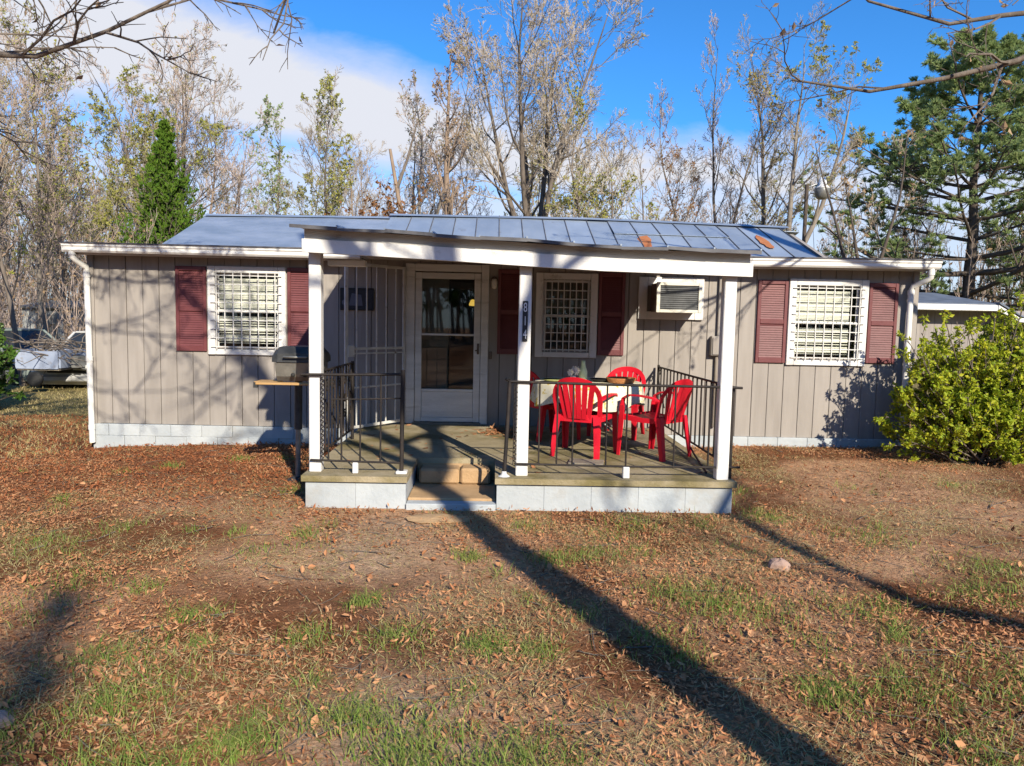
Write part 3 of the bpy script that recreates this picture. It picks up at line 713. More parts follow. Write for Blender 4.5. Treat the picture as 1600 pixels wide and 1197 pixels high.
iron([(.20, -3.2, .385), (1.2, -3.2, .375), (2.22, -3.2, .385)], .014, 'bottom_rail', r2, 8, .7)
iron([(.105, -3.2, FZ), (.125, -3.2, .7), (.14, -3.2, 1.14)], .017, 'end_post', r2, 8)
MB().lathe([(.0, .05), (.02, .045), (.025, .02), (.055, .0)], (.105, -3.2, FZ + .001), 10).build('foot', M_white2, r2)
MB().box(1.165, 1.225, -3.225, -3.175, FZ + .001, .375, .006).build('foot', M_white2, r2)
for xx in (.41, .57, .71, 1.01, 1.19, 1.62, 1.93): iron([(xx, -3.2, .38), (xx - .004, -3.2, 1.11)], .0085, 'baluster', r2)
r3 = rail_thing('black iron railing with many balusters along the right porch side', (2.12, -1.6, FZ))
iron([(2.15, -3.12, 1.10), (2.15, -1.6, 1.09), (2.15, -.10, 1.085)], .017, 'top_rail', r3, 8, .7)
iron([(2.15, -3.12, .38), (2.15, -.10, .38)], .014, 'bottom_rail', r3, 8, .7)
iron([(2.15, -.09, FZ), (2.15, -.09, 1.11)], .017, 'end_post', r3, 8); iron([(2.15, -3.14, FZ), (2.15, -3.14, 1.11)], .017, 'end_post', r3, 8)
for k in range(17):
    yy = -.25 - k * .17; iron([(2.15, yy, .38), (2.15, yy, .62), (2.15, yy, 1.09)], .0095, 'baluster', r3)
def scroll(c, r, ax, parent, turns=1.4, flip=1):
    pts = []
    for i in range(22):
        t = i / 21; a = t * turns * 2 * math.pi * flip; q = r * (1 - .75 * t)
        pts.append(Vector(c) + Vector(ax) * (q * math.cos(a)) + Vector((0, 0, 1)) * (q * math.sin(a)))
    return iron(pts, .006, 'scroll', parent, 5)
scroll((2.15, -.17, 1.03), .06, (0, 1, 0), r3)
iron([(2.15, -.09, .95), (2.12, -.35, .80), (2.10, -.7, .62)], .009, 'stay', r3)
iron([(2.14, -1.6, .40), (2.05, -2.3, .34), (1.98, -3.0, .29)], .011, 'stay', r3)
r4 = rail_thing('black iron railing with scrollwork along the left porch side', (-1.6, -2.2, FZ))
iron([(-1.60, -3.0, 1.15), (-1.60, -1.35, 1.14)], .017, 'top_rail', r4, 8, .7)
iron([(-1.60, -3.0, .39), (-1.60, -1.35, .39)], .014, 'bottom_rail', r4, 8, .7)
iron([(-1.60, -1.33, FZ), (-1.60, -1.33, 1.16)], .017, 'end_post', r4, 8)
for k in range(12): iron([(-1.60, -2.95 + k * .14, .39), (-1.60, -2.95 + k * .14, 1.14)], .0095, 'baluster', r4)
for k in range(6):
    for z, fl in ((.62, 1), (.80, -1), (.98, 1)): scroll((-1.60, -2.88 + k * .28, z), .055, (0, 1, 0), r4, flip=fl)
def vine(xc, yc, za, zb, parent):
    pts = [(xc + .011 * math.sin(t * 9.5), yc, za + (zb - za) * t / 12) for t in [i * .25 for i in range(49)]]
    iron(pts, .0075, 'twisted_bar', parent, 5)
    iron([(xc - .016, yc, za), (xc - .016, yc, zb)], .004, 'twisted_bar', parent, 5)
vine(-1.515, -3.165, .39, 1.13, r1); vine(.198, -3.19, .38, 1.10, r2)

# security gate standing open
hx, hy, fx, fy = -1.17, -.05, -1.79, -.74
gate = thing('security_gate', 'white barred security gate standing open beside the front door', 'gate', (hx, hy, FZ))
ex = Vector((fx - hx, fy - hy, 0)); GL = ex.length; ex.normalize(); en = Vector((-ex.y, ex.x, 0))
def gp(t, z): return Vector((hx, hy, z)) + ex * (GL * t)
def gbar(name, t0, z0, t1, z1, w, d=.012):
    a, c = gp(t0, z0), gp(t1, z1); dr = (c - a); L = dr.length; dr.normalize()
    MB().obox((a + c) / 2, (dr, en, dr.cross(en)), (L / 2, d, w / 2), .002).build(name, M_gated, gate)
gbar('frame_stile', 0.02, .30, .02, 2.31, .035); gbar('frame_stile', 1, .27, 1, 2.315, .045)
gbar('frame_rail', .04, 2.29, .98, 2.295, .035, .011); gbar('frame_rail', .04, .325, .98, .30, .035, .011)
gbar('frame_rail', .04, 1.27, .98, 1.27, .030, .011); gbar('frame_rail', .04, 1.21, .98, 1.21, .018, .010); gbar('frame_rail', .04, .80, .98, .79, .022, .010)
for k in range(1, 6): gbar('gate_bar', k / 6, .31, k / 6, 2.28, .016, .007)
MB().obox(gp(.93, 1.24), (ex, en, (0, 0, 1)), (.05, .02, .07), .004).build('lock_box', M_gated, gate)

# wall fittings -----------------------------------------------------------
ac = thing('air_conditioner', 'cream window air conditioner in a white frame on the front wall', 'air conditioner', (2.29, 0, 1.7))
b = MB(); xa, xb, za, zb = 1.865, 2.72, 1.705, 2.255; w = .115
b.box(xa, xa + w, -.045, -.002, za, zb, .006); b.box(xb - w, xb, -.045, -.002, za, zb, .006); b.box(xa + w + .001, xb - w - .001, -.043, -.002, zb - w, zb - .001, .006); b.box(xa + w + .001, xb - w - .001, -.043, -.002, za + .001, za + w * .9, .006)
b.build('surround', M_white, ac)
cx0, cx1, cz0, cz1, cy = 2.03, 2.585, 1.80, 2.16, -.40
b = MB(); t = .03
b.box(cx0, cx0 + .012, cy, -.003, cz0, cz1); b.box(cx1 - .012, cx1, cy, -.003, cz0, cz1); b.box(cx0 + .0125, cx1 - .0125, cy, -.003, cz1 - .012, cz1 - .0005); b.box(cx0 + .0125, cx1 - .0125, cy, -.003, cz0 + .0005, cz0 + .012)
b.build('case', mat('ac_side', (.12, .07, .05), (.20, .13, .09), 5, .6, stain=((.35, .30, .25), 6, .6, .1)), ac)
b = MB(); b.box(cx0 - .01, cx0 + .035, cy - .012, cy + .02, cz0 - .01, cz1 + .01, .005); b.box(cx1 - .035, cx1 + .01, cy - .012, cy + .02, cz0 - .01, cz1 + .01, .005)
b.box(cx0 + .036, cx1 - .036, cy - .011, cy + .02, cz1 - .03, cz1 + .009, .004); b.box(cx0 + .036, cx1 - .036, cy - .011, cy + .02, cz0 - .009, cz0 + .03, .004); b.build('front_bezel', M_acwhite, ac)
b = MB(); b.box(cx0 + .036, cx1 - .036, cy + .012, cy + .03, cz0 + .031, cz1 - .031)
b.build('coil', M_acgrey, ac)
b = MB()
for k in range(11): z = cz0 + .045 + k * .0265; b.box(cx0 + .036, cx1 - .036, cy - .002, cy + .006, z, z + .006)
b.build('grille', M_acgrey, ac)
eb = thing('meter_box', 'small grey electrical box with conduit on the wall by the right post', 'electrical box', (2.92, 0, 1.3))
MB().box(2.83, 3.01, -.10, -.003, 1.245, 1.50, .008).build('box', M_siding, eb)
MB().box(2.845, 2.995, -.115, -.101, 1.26, 1.485, .004).build('lid', M_siding, eb)
MB().tube([(2.92, -.04, 1.245), (2.92, -.04, .3)], .022, 8).build('conduit', M_barkpale, eb)
MB().tube([(2.93, -.04, 1.50), (2.93, -.04, 2.39)], .018, 8).build('conduit', M_siding, eb)
sg = thing('wall_plaque', 'dark rectangular plaque on the shaded wall left of the gate', 'wall plaque', (-1.8, 0, 1.75))
MB().box(-2.0, -1.59, -.028, -.003, 1.755, 2.01, .004).build('board', M_sign, sg)
b = MB(); b.box(-2.01, -1.58, -.036, -.003, 2.011, 2.026, .003); b.box(-2.01, -1.58, -.036, -.003, 1.739, 1.754, .003); b.box(-2.01, -1.9955 - .001, -.035, -.003, 1.755, 2.01); b.box(-1.589, -1.575, -.035, -.003, 1.755, 2.01); b.build('frame', M_numblack, sg)
b = MB(); b.lathe([(.0, -.0), (.035, -.0), (.05, .002)], (-1.95, -.0285, 1.84), 14, 'y'); b.add([(-1.9, -.0295, 1.80), (-1.72, -.0295, 1.80), (-1.74, -.0295, 1.94), (-1.86, -.0295, 1.96)], [(0, 1, 2, 3)]); b.build('faded_print', M_signmark, sg)
lt = thing('porch_light', 'small white jar porch light on the wall right of the door', 'wall light', (-.02, 0, 2.13))
MB().lathe([(.0, -.004), (.045, -.004), (.045, -.03), (.0, -.03)], (-.02, 0, 2.17), 12, 'y').build('backplate', M_brown, lt)
MB().lathe([(.0, .03), (.028, .03), (.035, .0), (.035, -.06), (.025, -.09), (.0, -.10)], (-.02, -.06, 2.15), 12).build('globe', M_acwhite, lt)
MB().tube([(-.02, -.03, 2.185), (-.02, -.06, 2.185)], .012, 8).build('arm', M_brown, lt)

# ------------------------------------------------------------------ plastic chairs
def make_chair():
    ch = thing('plastic_chair', 'red plastic garden chair seen from behind, nearest the middle post', 'chair', (0, 0, 0), 'red plastic chairs on the porch')
    # front is +y
    b = MB(); N = 9; vs = []
    for j in range(N):
        t = j / (N - 1); y = -.21 + .44 * t; hw = .20 + .035 * t; z = .415 + .02 * (t ** 2) - .018 * math.sin(math.pi * t)
        if j == N - 1: z -= .02
        for i in range(9):
            u = i / 8 * 2 - 1; vs.append((u * hw, y, z - .010 * (1 - u * u) + .0))
    top = list(vs); vs = top + [(v[0], v[1], v[2] - .012) for v in top]; n0 = N * 9
    fs = [(j * 9 + i, j * 9 + i + 1, j * 9 + 10 + i, j * 9 + 9 + i) for j in range(N - 1) for i in range(8)]
    fs += [tuple(n0 + q for q in f[::-1]) for f in fs]
    rim = [i for i in range(9)] + [j * 9 + 8 for j in range(1, N)] + [(N - 1) * 9 + i for i in range(7, -1, -1)] + [j * 9 for j in range(N - 2, 0, -1)]
    fs += [(rim[k], n0 + rim[k], n0 + rim[(k + 1) % len(rim)], rim[(k + 1) % len(rim)]) for k in range(len(rim))]
    b.add(vs, fs, 0, True)
    b.ribbon([(-.235, .22, .405), (0, .232, .40), (.235, .22, .405)], [(0, 0, .05)] * 3, [(0, .012, 0)] * 3)
    for s in (-1, 1): b.ribbon([(s * .205, -.22, .39), (s * .222, 0, .385), (s * .24, .22, .395)], [(0, 0, .05)] * 3, [(.010, 0, 0)] * 3)
    b.ribbon([(-.2, -.215, .39), (.2, -.215, .39)], [(0, 0, .055)] * 2, [(0, .010, 0)] * 2)
    b.build('seat', M_red, ch)
    # back: arched frame in a plane that leans back and curves round the sitter
    def bp(u, h):            # u -1..1 across, h 0..1 up
        hw = .222 + .048 * h
        return Vector((u * hw, -.215 - .115 * h + .045 * u * u - .02 * (1 - u * u), .40 + .40 * h))
    pts, W, T = [], [], []
    for k in range(21):
        a = math.pi * k / 20; u = -math.cos(a); h = math.sin(a) ** .45
        p_ = bp(u, h if 0 < k < 20 else 0.0)
        pts.append(p_)
    for k, p_ in enumerate(pts):
        tn = (pts[min(k + 1, 20)] - pts[max(k - 1, 0)]).normalized(); nr = Vector((0, .96, .28)); nr = (nr - tn * nr.dot(tn)).normalized()
        W.append(tn.cross(nr) * (.062 if 5 < k < 15 else .050)); T.append(nr * .014)
    b = MB(); b.ribbon(pts, W, T); fr = b.build('back_frame', M_red, ch)
    for k in range(6):
        u = -.70 + 1.40 * k / 5; hm = (1 - u * u) ** .225 - .04
        P_ = [bp(u * (.78 + .22 * h), h) for h in (.0, .33, .66, hm)]
        MB().ribbon(P_, [(.044, 0, 0), (.052, 0, 0), (.056, 0, 0), (.056, 0, 0)], [(0, .009, .003)] * 4).build('back_slat', M_red, ch)
    b = MB(); b.ribbon([bp(-.95, .02), bp(-.5, .04), bp(.5, .04), bp(.95, .02)], [(0, -.01, .06)] * 4, [(0, .01, 0)] * 4); b.build('back_base', M_red, ch)
    for s in (-1, 1):
        pA = [bp(s * .99, .52) + Vector((s * .004, 0, 0)), Vector((s * .275, -.14, .635)), Vector((s * .285, 0, .645)), Vector((s * .285, .13, .64)), Vector((s * .28, .205, .60)), Vector((s * .275, .225, .53))]
        MB().ribbon(pA, [(.05, 0, 0), (.055, 0, 0), (.058, 0, 0), (.058, 0, 0), (.055, 0, 0), (.052, 0, 0)], [(0, .004, .018), (0, 0, .016), (0, 0, .016), (0, .006, .016), (0, .014, .010), (0, .016, 0)]).build('armrest', M_red, ch)
        # front leg with an angle section, rear leg
        b = MB(); b.ribbon([(s * .275, .225, .54), (s * .272, .235, .40), (s * .282, .255, .0)], [(.064, 0, 0), (.070, 0, 0), (.045, 0, 0)], [(0, .012, 0)] * 3)
        b.ribbon([(s * .303, .200, .53), (s * .304, .205, .40), (s * .302, .236, .0)], [(0, .05, 0), (0, .06, 0), (0, .035, 0)], [(.012, 0, 0)] * 3); b.build('leg', M_red, ch)
        b = MB(); b.ribbon([(s * .205, -.225, .43), (s * .218, -.25, .30), (s * .235, -.295, .0)], [(.068, 0, 0), (.062, 0, 0), (.044, 0, 0)], [(0, .012, 0)] * 3)
        b.ribbon([(s * .235, -.20, .43), (s * .243, -.225, .30), (s * .255, -.275, .0)], [(0, .06, 0), (0, .055, 0), (0, .035, 0)], [(.012, 0, 0)] * 3); b.build('leg', M_red, ch)
    return ch
chair = make_chair()
spots = [(.95, -2.02, R(-25), None), (1.70, -2.02, R(42), 'red plastic garden chair turned sideways beside the right railing'),
         (1.53, -.72, R(152), 'red plastic garden chair behind the table against the sunlit wall'), (.66, -.95, R(-62), 'shaded red plastic garden chair under the window behind the middle post')]
for i, (x, y, a, lab) in enumerate(spots):
    o = chair if i == 0 else copy_tree(chair)
    o.location = (x, y, FZ + .001); o.rotation_euler = (0, 0, a)
    if lab: o['label'] = lab

# table -------------------------------------------------------------------
TX, TY, TZ = 1.06, -1.42, FZ + .72
tb = thing('patio_table', 'round patio table with grey metal legs under a floral cloth', 'table', (TX, TY, FZ))
MB().lathe([(.0, TZ - .022), (.58, TZ - .022), (.59, TZ - .012), (.58, TZ - .004), (.0, TZ - .004)], (TX, TY, 0), 32).build('tabletop', M_silver, tb)
for k in range(4):
    a = R(38 + 90 * k); d = Vector((math.cos(a), math.sin(a), 0)); o = Vector((TX, TY, 0))
    MB().tube([o + d * .50 + Vector((0, 0, TZ - .03)), o + d * .44 + Vector((0, 0, TZ - .18)), o + d * .20 + Vector((0, 0, FZ + .42)), o + d * .22 + Vector((0, 0, FZ + .30)), o + d * .44 + Vector((0, 0, FZ + .16)), o + d * .50 + Vector((0, 0, FZ + .01))], .013, 8).build('leg', M_silver, tb)
MB().lathe([(.18, FZ + .35), (.20, FZ + .35), (.20, FZ + .375), (.18, FZ + .375), (.18, FZ + .35)], (TX, TY, 0), 24).build('ring_brace', M_silver, tb)
cl = MB(); prof = []; NK = 96; rows = [(.0, 0), (.3, 0), (.55, 0), (.595, -.004), (.612, -.03), (.62, -.10), (.625, -.17), (.628, -.235)]
vs = []
for ri, (r, dz) in enumerate(rows):
    for j in range(NK):
        a = 2 * math.pi * j / NK; wv = max(0, ri - 3) / 4
        rr = r + wv * (.022 * math.sin(a * 11 + 1) + .014 * math.sin(a * 7 + .4)); dd = dz * (1 + .18 * math.sin(a * 4 + .6) * wv)
        vs.append((TX + rr * math.cos(a), TY + rr * math.sin(a), TZ + .002 + dd))
cl.add(vs, [(i * NK + j, i * NK + (j + 1) % NK, (i + 1) * NK + (j + 1) % NK, (i + 1) * NK + j) for i in range(len(rows) - 1) for j in range(NK)], 0, True)
cl = cl.build('tablecloth', M_cloth); props(cl, 'cream tablecloth with yellow flowers hanging over the round table', 'tablecloth')
zt = TZ + .006
bo = MB(); bo.lathe([(.0, 0), (.046, 0), (.05, .02), (.048, .10), (.03, .15), (.022, .19), (.024, .225), (.0, .225)], (1.0, -1.42, zt), 16)
bo = bo.build('bottle_vase', M_candle); props(bo, 'tall pale green bottle vase in the middle of the table', 'vase')
fl = thing('flower_posy', 'small white and pink flower posy beside the green bottle', 'flowers', (.885, -1.45, zt))
MB().lathe([(.0, 0), (.03, 0), (.036, .03), (.028, .055), (.0, .055)], (.885, -1.45, zt), 12).build('pot', M_flower, fl)
r_ = random.Random(4)
for k in range(9):
    cx, cy_, cz = .885 + r_.uniform(-.055, .055), -1.45 + r_.uniform(-.05, .05), zt + r_.uniform(.07, .145)
    b = MB()
    for j in range(6):
        a = j * math.pi / 3; b.add([(cx, cy_, cz), (cx + .026 * math.cos(a - .4), cy_ + .010 * math.sin(j), cz + .026 * math.sin(a - .4)), (cx + .034 * math.cos(a), cy_ - .006, cz + .034 * math.sin(a)), (cx + .026 * math.cos(a + .4), cy_ - .012, cz + .026 * math.sin(a + .4))], [(0, 1, 2, 3)])
    b.build('blossom', M_flower, fl)
def plate(x, y, r, m, label, h=.02, name='plate', cat='plate'):
    b = MB(); b.lathe([(.0, .004), (r * .62, .004), (r, h), (r * 1.02, h + .004), (r * .6, .0), (.0, .0)][::-1], (x, y, zt), 24)
    return props(b.build(name, m), label, cat)
plate(.66, -1.62, .13, M_green, 'yellow green plate at the left edge of the table')
plate(1.19, -1.50, .12, M_rubber, 'dark shallow plate right of the green bottle', .026)
tr = thing('wicker_tray', 'brown wicker tray at the right edge of the table', 'tray', (1.40, -1.60, zt))
MB().lathe([(.0, .002), (.13, .002), (.14, .0), (.0, .0)][::-1], (1.40, -1.60, zt), 20).build('base', M_wicker, tr)
MB().lathe([(.13, .003), (.155, .05), (.165, .055), (.165, .045), (.14, .0)], (1.40, -1.60, zt), 20).build('rim', M_wicker, tr)
bd = MB().obox((.92, -2.55, FZ + .013), ((1, -.18, 0), (.18, 1, 0), (0, 0, 1)), (.17, .12, .011), .003)
for k in range(3): pass
bd = bd.build('loose_board', M_wood); props(bd, 'short pale board lying on the porch floor below the nearest red chair', 'board')

# ------------------------------------------------------------------ grill
GX, GY = -1.98, -2.15
g0 = float(ghill(np.array([GX]), np.array([GY]))[0])
gr = thing('pedestal_grill', 'black lidded barbecue grill on a single post with tan wooden shelf', 'grill', (GX, GY, g0))
MB().tube([(GX - .02, GY, g0 - .05), (GX - .015, GY, .55)], .026, 12).build('lower_post', M_steel, gr)
MB().tube([(GX - .015, GY, .50), (GX - .01, GY, .99)], .040, 12).build('upper_post', M_grillblack, gr)
MB().lathe([(.0, .03), (.04, .03), (.11, .0), (.11, -.02)], (GX - .02, GY, g0 + .01), 14).build('base', M_grillblack, gr)
def loft(secs, name, m):
    b = MB(); K = len(secs[0]); vs = [q for s in secs for q in s]
    b.add(vs, [(i * K + j, i * K + (j + 1) % K, (i + 1) * K + (j + 1) % K, (i + 1) * K + j) for i in range(len(secs) - 1) for j in range(K)] + [tuple(range(K))[::-1], tuple((len(secs) - 1) * K + j for j in range(K))]); return b.build(name, m, gr)
bx0, bx1 = GX - .20, GX + .25
def sec(x, hw, zb_, zt_): return [(x, GY - hw, zt_), (x, GY - hw * .75, zb_ + .05), (x, GY - hw * .45, zb_), (x, GY + hw * .45, zb_), (x, GY + hw * .75, zb_ + .05), (x, GY + hw, zt_)]
loft([sec(bx0 + .03, .14, 1.02, 1.19), sec(bx0, .17, 1.0, 1.19), sec(bx1, .17, 1.0, 1.19), sec(bx1 + .0 - .02 + .02, .17, 1.0, 1.19)], 'fire_box', M_steel)
def lsec(x, s, h): return [(x, GY - .185 * s, 1.195), (x, GY - .175 * s, 1.195 + .09 * h), (x, GY - .11 * s, 1.195 + .155 * h), (x, GY + .08 * s, 1.195 + .16 * h), (x, GY + .17 * s, 1.195 + .10 * h), (x, GY + .185 * s, 1.195)]
loft([lsec(bx0 - .03, .9, .55), lsec(bx0 + .03, 1, .95), lsec(GX + .02, 1, 1), lsec(bx1 - .03, 1, .97), lsec(bx1 + .03, .92, .6)], 'lid', M_grillblack)
MB().tube([(GX - .10, GY - .185, 1.25), (GX - .10, GY - .225, 1.25), (GX + .12, GY - .225, 1.25), (GX + .12, GY - .185, 1.25)], .010, 8).build('lid_handle', M_steel, gr)
for k in range(3):
    MB().box(GX - .33, GX + .22, GY - .37 + k * .066, GY - .31 + k * .066, .985 - .004 * k, 1.007 - .004 * k, .004).build('shelf_slat', M_shelf, gr)
MB().box(GX - .43, GX - .20, GY - .10, GY + .12, .972, .992, .004).build('side_shelf', M_shelf, gr)
MB().box(GX - .43, GX - .39, GY - .12, GY - .09, .93, .985).build('shelf_bracket', M_grillblack, gr)
MB().box(GX + .262, GX + .32, GY - .12, GY + .10, .95, 1.02, .005).build('burner_box', M_grillblack, gr)
for xx in (GX - .02, GX + .10): MB().lathe([(.0, -.02), (.02, -.02), (.022, .0)], (xx, GY - .165, 1.07), 10, 'y').build('knob', M_rubber, gr)

# ------------------------------------------------------------------ trees
def unit(v): return v / np.maximum(np.linalg.norm(v, axis=-1, keepdims=True), 1e-9)
def children(P, Rr, L, per, rg, tmin=.25, ang=(25, 60), ratio=(.35, .6), npts=4, upb=.15, wob=.12, rfac=.55, rmin=.004, tip=.3, taper=1.0):
    """branches growing from the polylines P (B,n,3)"""
    B, n, _ = P.shape; idx = np.repeat(np.arange(B), per); N = len(idx)
    t = np.minimum(tmin + (1 - tmin) * ((np.tile(np.arange(per), B) + rg.random(N)) / per), .985)
    s = t * (n - 1); i0 = np.minimum(s.astype(int), n - 2); f = (s - i0)[:, None]
    base = P[idx, i0] * (1 - f) + P[idx, i0 + 1] * f
    pr = Rr[idx, i0] * (1 - f[:, 0]) + Rr[idx, i0 + 1] * f[:, 0]
    d = unit(P[idx, i0 + 1] - P[idx, i0])
    q = unit(np.cross(d, rg.normal(size=(N, 3))))
    a = np.radians(rg.uniform(ang[0], ang[1], N))[:, None]
    dr = d * np.cos(a) + q * np.sin(a)
    le = L[idx] * rg.uniform(ratio[0], ratio[1], N) * (1 - .55 * (t - tmin) / (1 - tmin) * taper)
    return grow(base, dr, le, np.maximum(pr * rfac, rmin), npts, rg, upb, wob, tip)
def grow(base, dr, le, r0_, npts, rg, upb, wob, tip):
    N = len(base); P = np.zeros((N, npts, 3)); P[:, 0] = base; d = unit(dr); st = (le / (npts - 1))[:, None]
    for k in range(1, npts):
        d = unit(d + np.array([0, 0, upb]) / (npts - 1) * 2 + rg.normal(size=(N, 3)) * wob); P[:, k] = P[:, k - 1] + d * st
    Rr = r0_[:, None] * np.linspace(1, tip, npts)[None, :]
    return P, Rr, le
def tubes(groups):
    """[(P, R, k), ...] -> verts, quads"""
    V, Q, off = [], [], 0
    for P, Rr, k in groups:
        B, n, _ = P.shape
        if B == 0: continue
        T = np.zeros_like(P); T[:, 1:-1] = P[:, 2:] - P[:, :-2]; T[:, 0] = P[:, 1] - P[:, 0]; T[:, -1] = P[:, -1] - P[:, -2]; T = unit(T)
        D = unit(P[:, -1] - P[:, 0]); ref = np.where(np.abs(D[:, 2:3]) < .75, np.array([[0, 0, 1.0]]), np.array([[1.0, 0, 0]]))
        U = unit(np.cross(T, ref[:, None, :])); W = np.cross(T, U)
        a = np.arange(k) * 2 * np.pi / k
        ring = P[:, :, None, :] + Rr[:, :, None, None] * (np.cos(a)[None, None, :, None] * U[:, :, None, :] + np.sin(a)[None, None, :, None] * W[:, :, None, :])
        V.append(ring.reshape(-1, 3))
        bi_ = np.arange(B)[:, None, None] * n * k; ri = np.arange(n - 1)[None, :, None] * k; j = np.arange(k)[None, None, :]; jn = (j + 1) % k
        Q.append(np.stack([bi_ + ri + j, bi_ + ri + jn, bi_ + ri + k + jn, bi_ + ri + k + j], -1).reshape(-1, 4) + off)
        off += B * n * k
    return np.concatenate(V), np.concatenate(Q)
def leaves(pos, size, rg, aspect=.55, dirs=None, flat=0.0):
    N = len(pos); d = unit(rg.normal(size=(N, 3))) if dirs is None else unit(dirs + rg.normal(size=(N, 3)) * .35)
    if flat: d[:, 2] *= (1 - flat); d = unit(d)
    q = unit(np.cross(d, rg.normal(size=(N, 3)) + (np.array([0, 0, 6.0 * flat]) if flat else 0)))
    nrm = np.cross(d, q); s = (size * (.55 + 1.1 * rg.random(N) ** 1.6))[:, None]
    V = np.stack([pos, pos + d * s * .5 + q * s * aspect * .5 + nrm * s * .10, pos + d * s, pos + d * s * .5 - q * s * aspect * .5 + nrm * s * .10], 1).reshape(-1, 3)
    return V, (np.arange(N)[:, None] * 4 + np.arange(4)[None, :])
def merge(parts):
    """[(verts, quads, material index)] -> one mesh's arrays"""
    V, Q, Mi, off = [], [], [], 0
    for v, q, m in parts:
        V.append(v); Q.append(q + off); Mi.append(np.full(len(q), m)); off += len(v)
    return np.concatenate(V), np.concatenate(Q), np.concatenate(Mi)
def along(P, n, rg, tmin=.3):
    B, k, _ = P.shape; idx = rg.integers(0, B, n); s = (tmin + (1 - tmin) * rg.random(n)) * (k - 1); i0 = np.minimum(s.astype(int), k - 2); f = (s - i0)[:, None]
    return P[idx, i0] * (1 - f) + P[idx, i0 + 1] * f
def tree_meshes(seed, H, r, cs=.3, spread=.30, n1=20, n2=8, n3=6, n4=4, upb=.35, leaders=1, leafn=0, leafs=.09, mats=(None, None, None), a1=(30, 65), lean=.03, twig=.0065, shape=1.0, leaf_t=.3, clump=None):
    rg = np.random.default_rng(seed)
    npt = 9; tr_, rr = [], []
    if leaders == 1:
        P = np.zeros((1, npt, 3)); d = np.array([rg.normal() * lean, rg.normal() * lean, 1.0])
        for k in range(1, npt):
            d = d + rg.normal(size=3) * np.array([.06, .06, 0]); P[0, k] = P[0, k - 1] + d / np.linalg.norm(d) * H / (npt - 1)
        Rr = (r * (1 - np.linspace(0, 1, npt) ** 1.0 * .93))[None, :]; Rr[0, 0] *= 1.25
        Lz = np.array([H]); groups_t = [(P, Rr, 9)]
    else:
        hb = H * cs; P0 = np.zeros((1, 4, 3)); P0[0, :, 2] = np.linspace(0, hb, 4); P0[0, 1:, :2] += rg.normal(size=(3, 2)) * .05 * r * 4
        R0 = np.array([[r * 1.25, r, r * .92, r * .9]])
        az = np.arange(leaders) * 2 * np.pi / leaders + rg.uniform(0, 6); tilt = np.radians(rg.uniform(8, 23, leaders))
        dr = np.stack([np.cos(az) * np.sin(tilt), np.sin(az) * np.sin(tilt), np.cos(tilt)], 1)
        le = (H - hb) * rg.uniform(.85, 1.08, leaders)
        P, Rr, Lz = grow(np.repeat(P0[:, -1], leaders, 0) - np.array([0, 0, r * .5]), dr, le, np.full(leaders, r * .66), npt, rg, .25, .07, .07)
        groups_t = [(P0, R0, 10), (P, Rr, 7)]
    per = max(3, n1 // len(P)); tm = cs if leaders == 1 else .22
    P1, R1, L1 = children(P, Rr, np.full(len(P), H * spread * shape * (1 if leaders == 1 else .8)), per, rg, tm, a1, (.7, 1.15), 6, upb, .10, .5, .012, .18, taper=.9)
    P2, R2, L2 = children(P1, R1, L1, n2, rg, .2, (25, 60), (.35, .62), 5, upb * .6, .13, .55, .008, .3)
    P3, R3, L3 = children(P2, R2, L2, n3, rg, .2, (20, 60), (.35, .65), 4, upb * .4, .16, .6, twig, .5)
    g = [(P3, R3, 3)]; tipP = P3
    if n4:
        P4, R4, L4 = children(P3, R3, L3, n4, rg, .2, (20, 55), (.4, .75), 2, .1, .15, .75, twig * .75, .5); g.append((P4, R4, 3)); tipP = P4
    tv, tq = tubes(groups_t + [(P1, R1, 5)])
    cv, cq = tubes([(P2, R2, 4)] + g)
    parts = [(cv, cq, 0)]
    if leafn:
        pos = along(tipP, leafn, rg, leaf_t)
        if clump is not None:
            keep = vnoise(pos[:, 0] + pos[:, 1] * .7, pos[:, 2], clump, seed, 2) > .5; pos = pos[keep]
        lv, lq = leaves(pos, leafs, rg); parts.append((lv, lq, 1))
    V, Q, Mi = merge(parts)
    tm_ = np_mesh('trunk', tv, tq, [mats[0]], smooth=True); cm_ = np_mesh('crown', V, Q, [mats[1], mats[2] or mats[1]], Mi)
    return tm_, cm_
def gz(x, y): return float(ghill(np.array([x]), np.array([y]))[0])
def place_tree(name, meshes, x, y, label, rz=0.0, sc=1.0, group=None, cat='tree', partn=('trunk', 'crown'), z=None):
    t = thing(name, label, cat, (x, y, gz(x, y) - .05 if z is None else z), group, rz=rz)
    t.scale = (sc, sc, sc) if not isinstance(sc, tuple) else sc
    for nme, m in zip(partn, meshes):
        o = link(bpy.data.objects.new(nme, m)); o.parent = t
    return t
def spot(px, d): return ((px - 800) / 1155 * d + .0244 * d, d - 9.7)      # bearing and distance to metres
def height(px, py, d): return 1.67 + ((498 + .021 * (px - 800)) - py) / 1155 * d + .1

GT = 'bare trees in the wood behind the house'
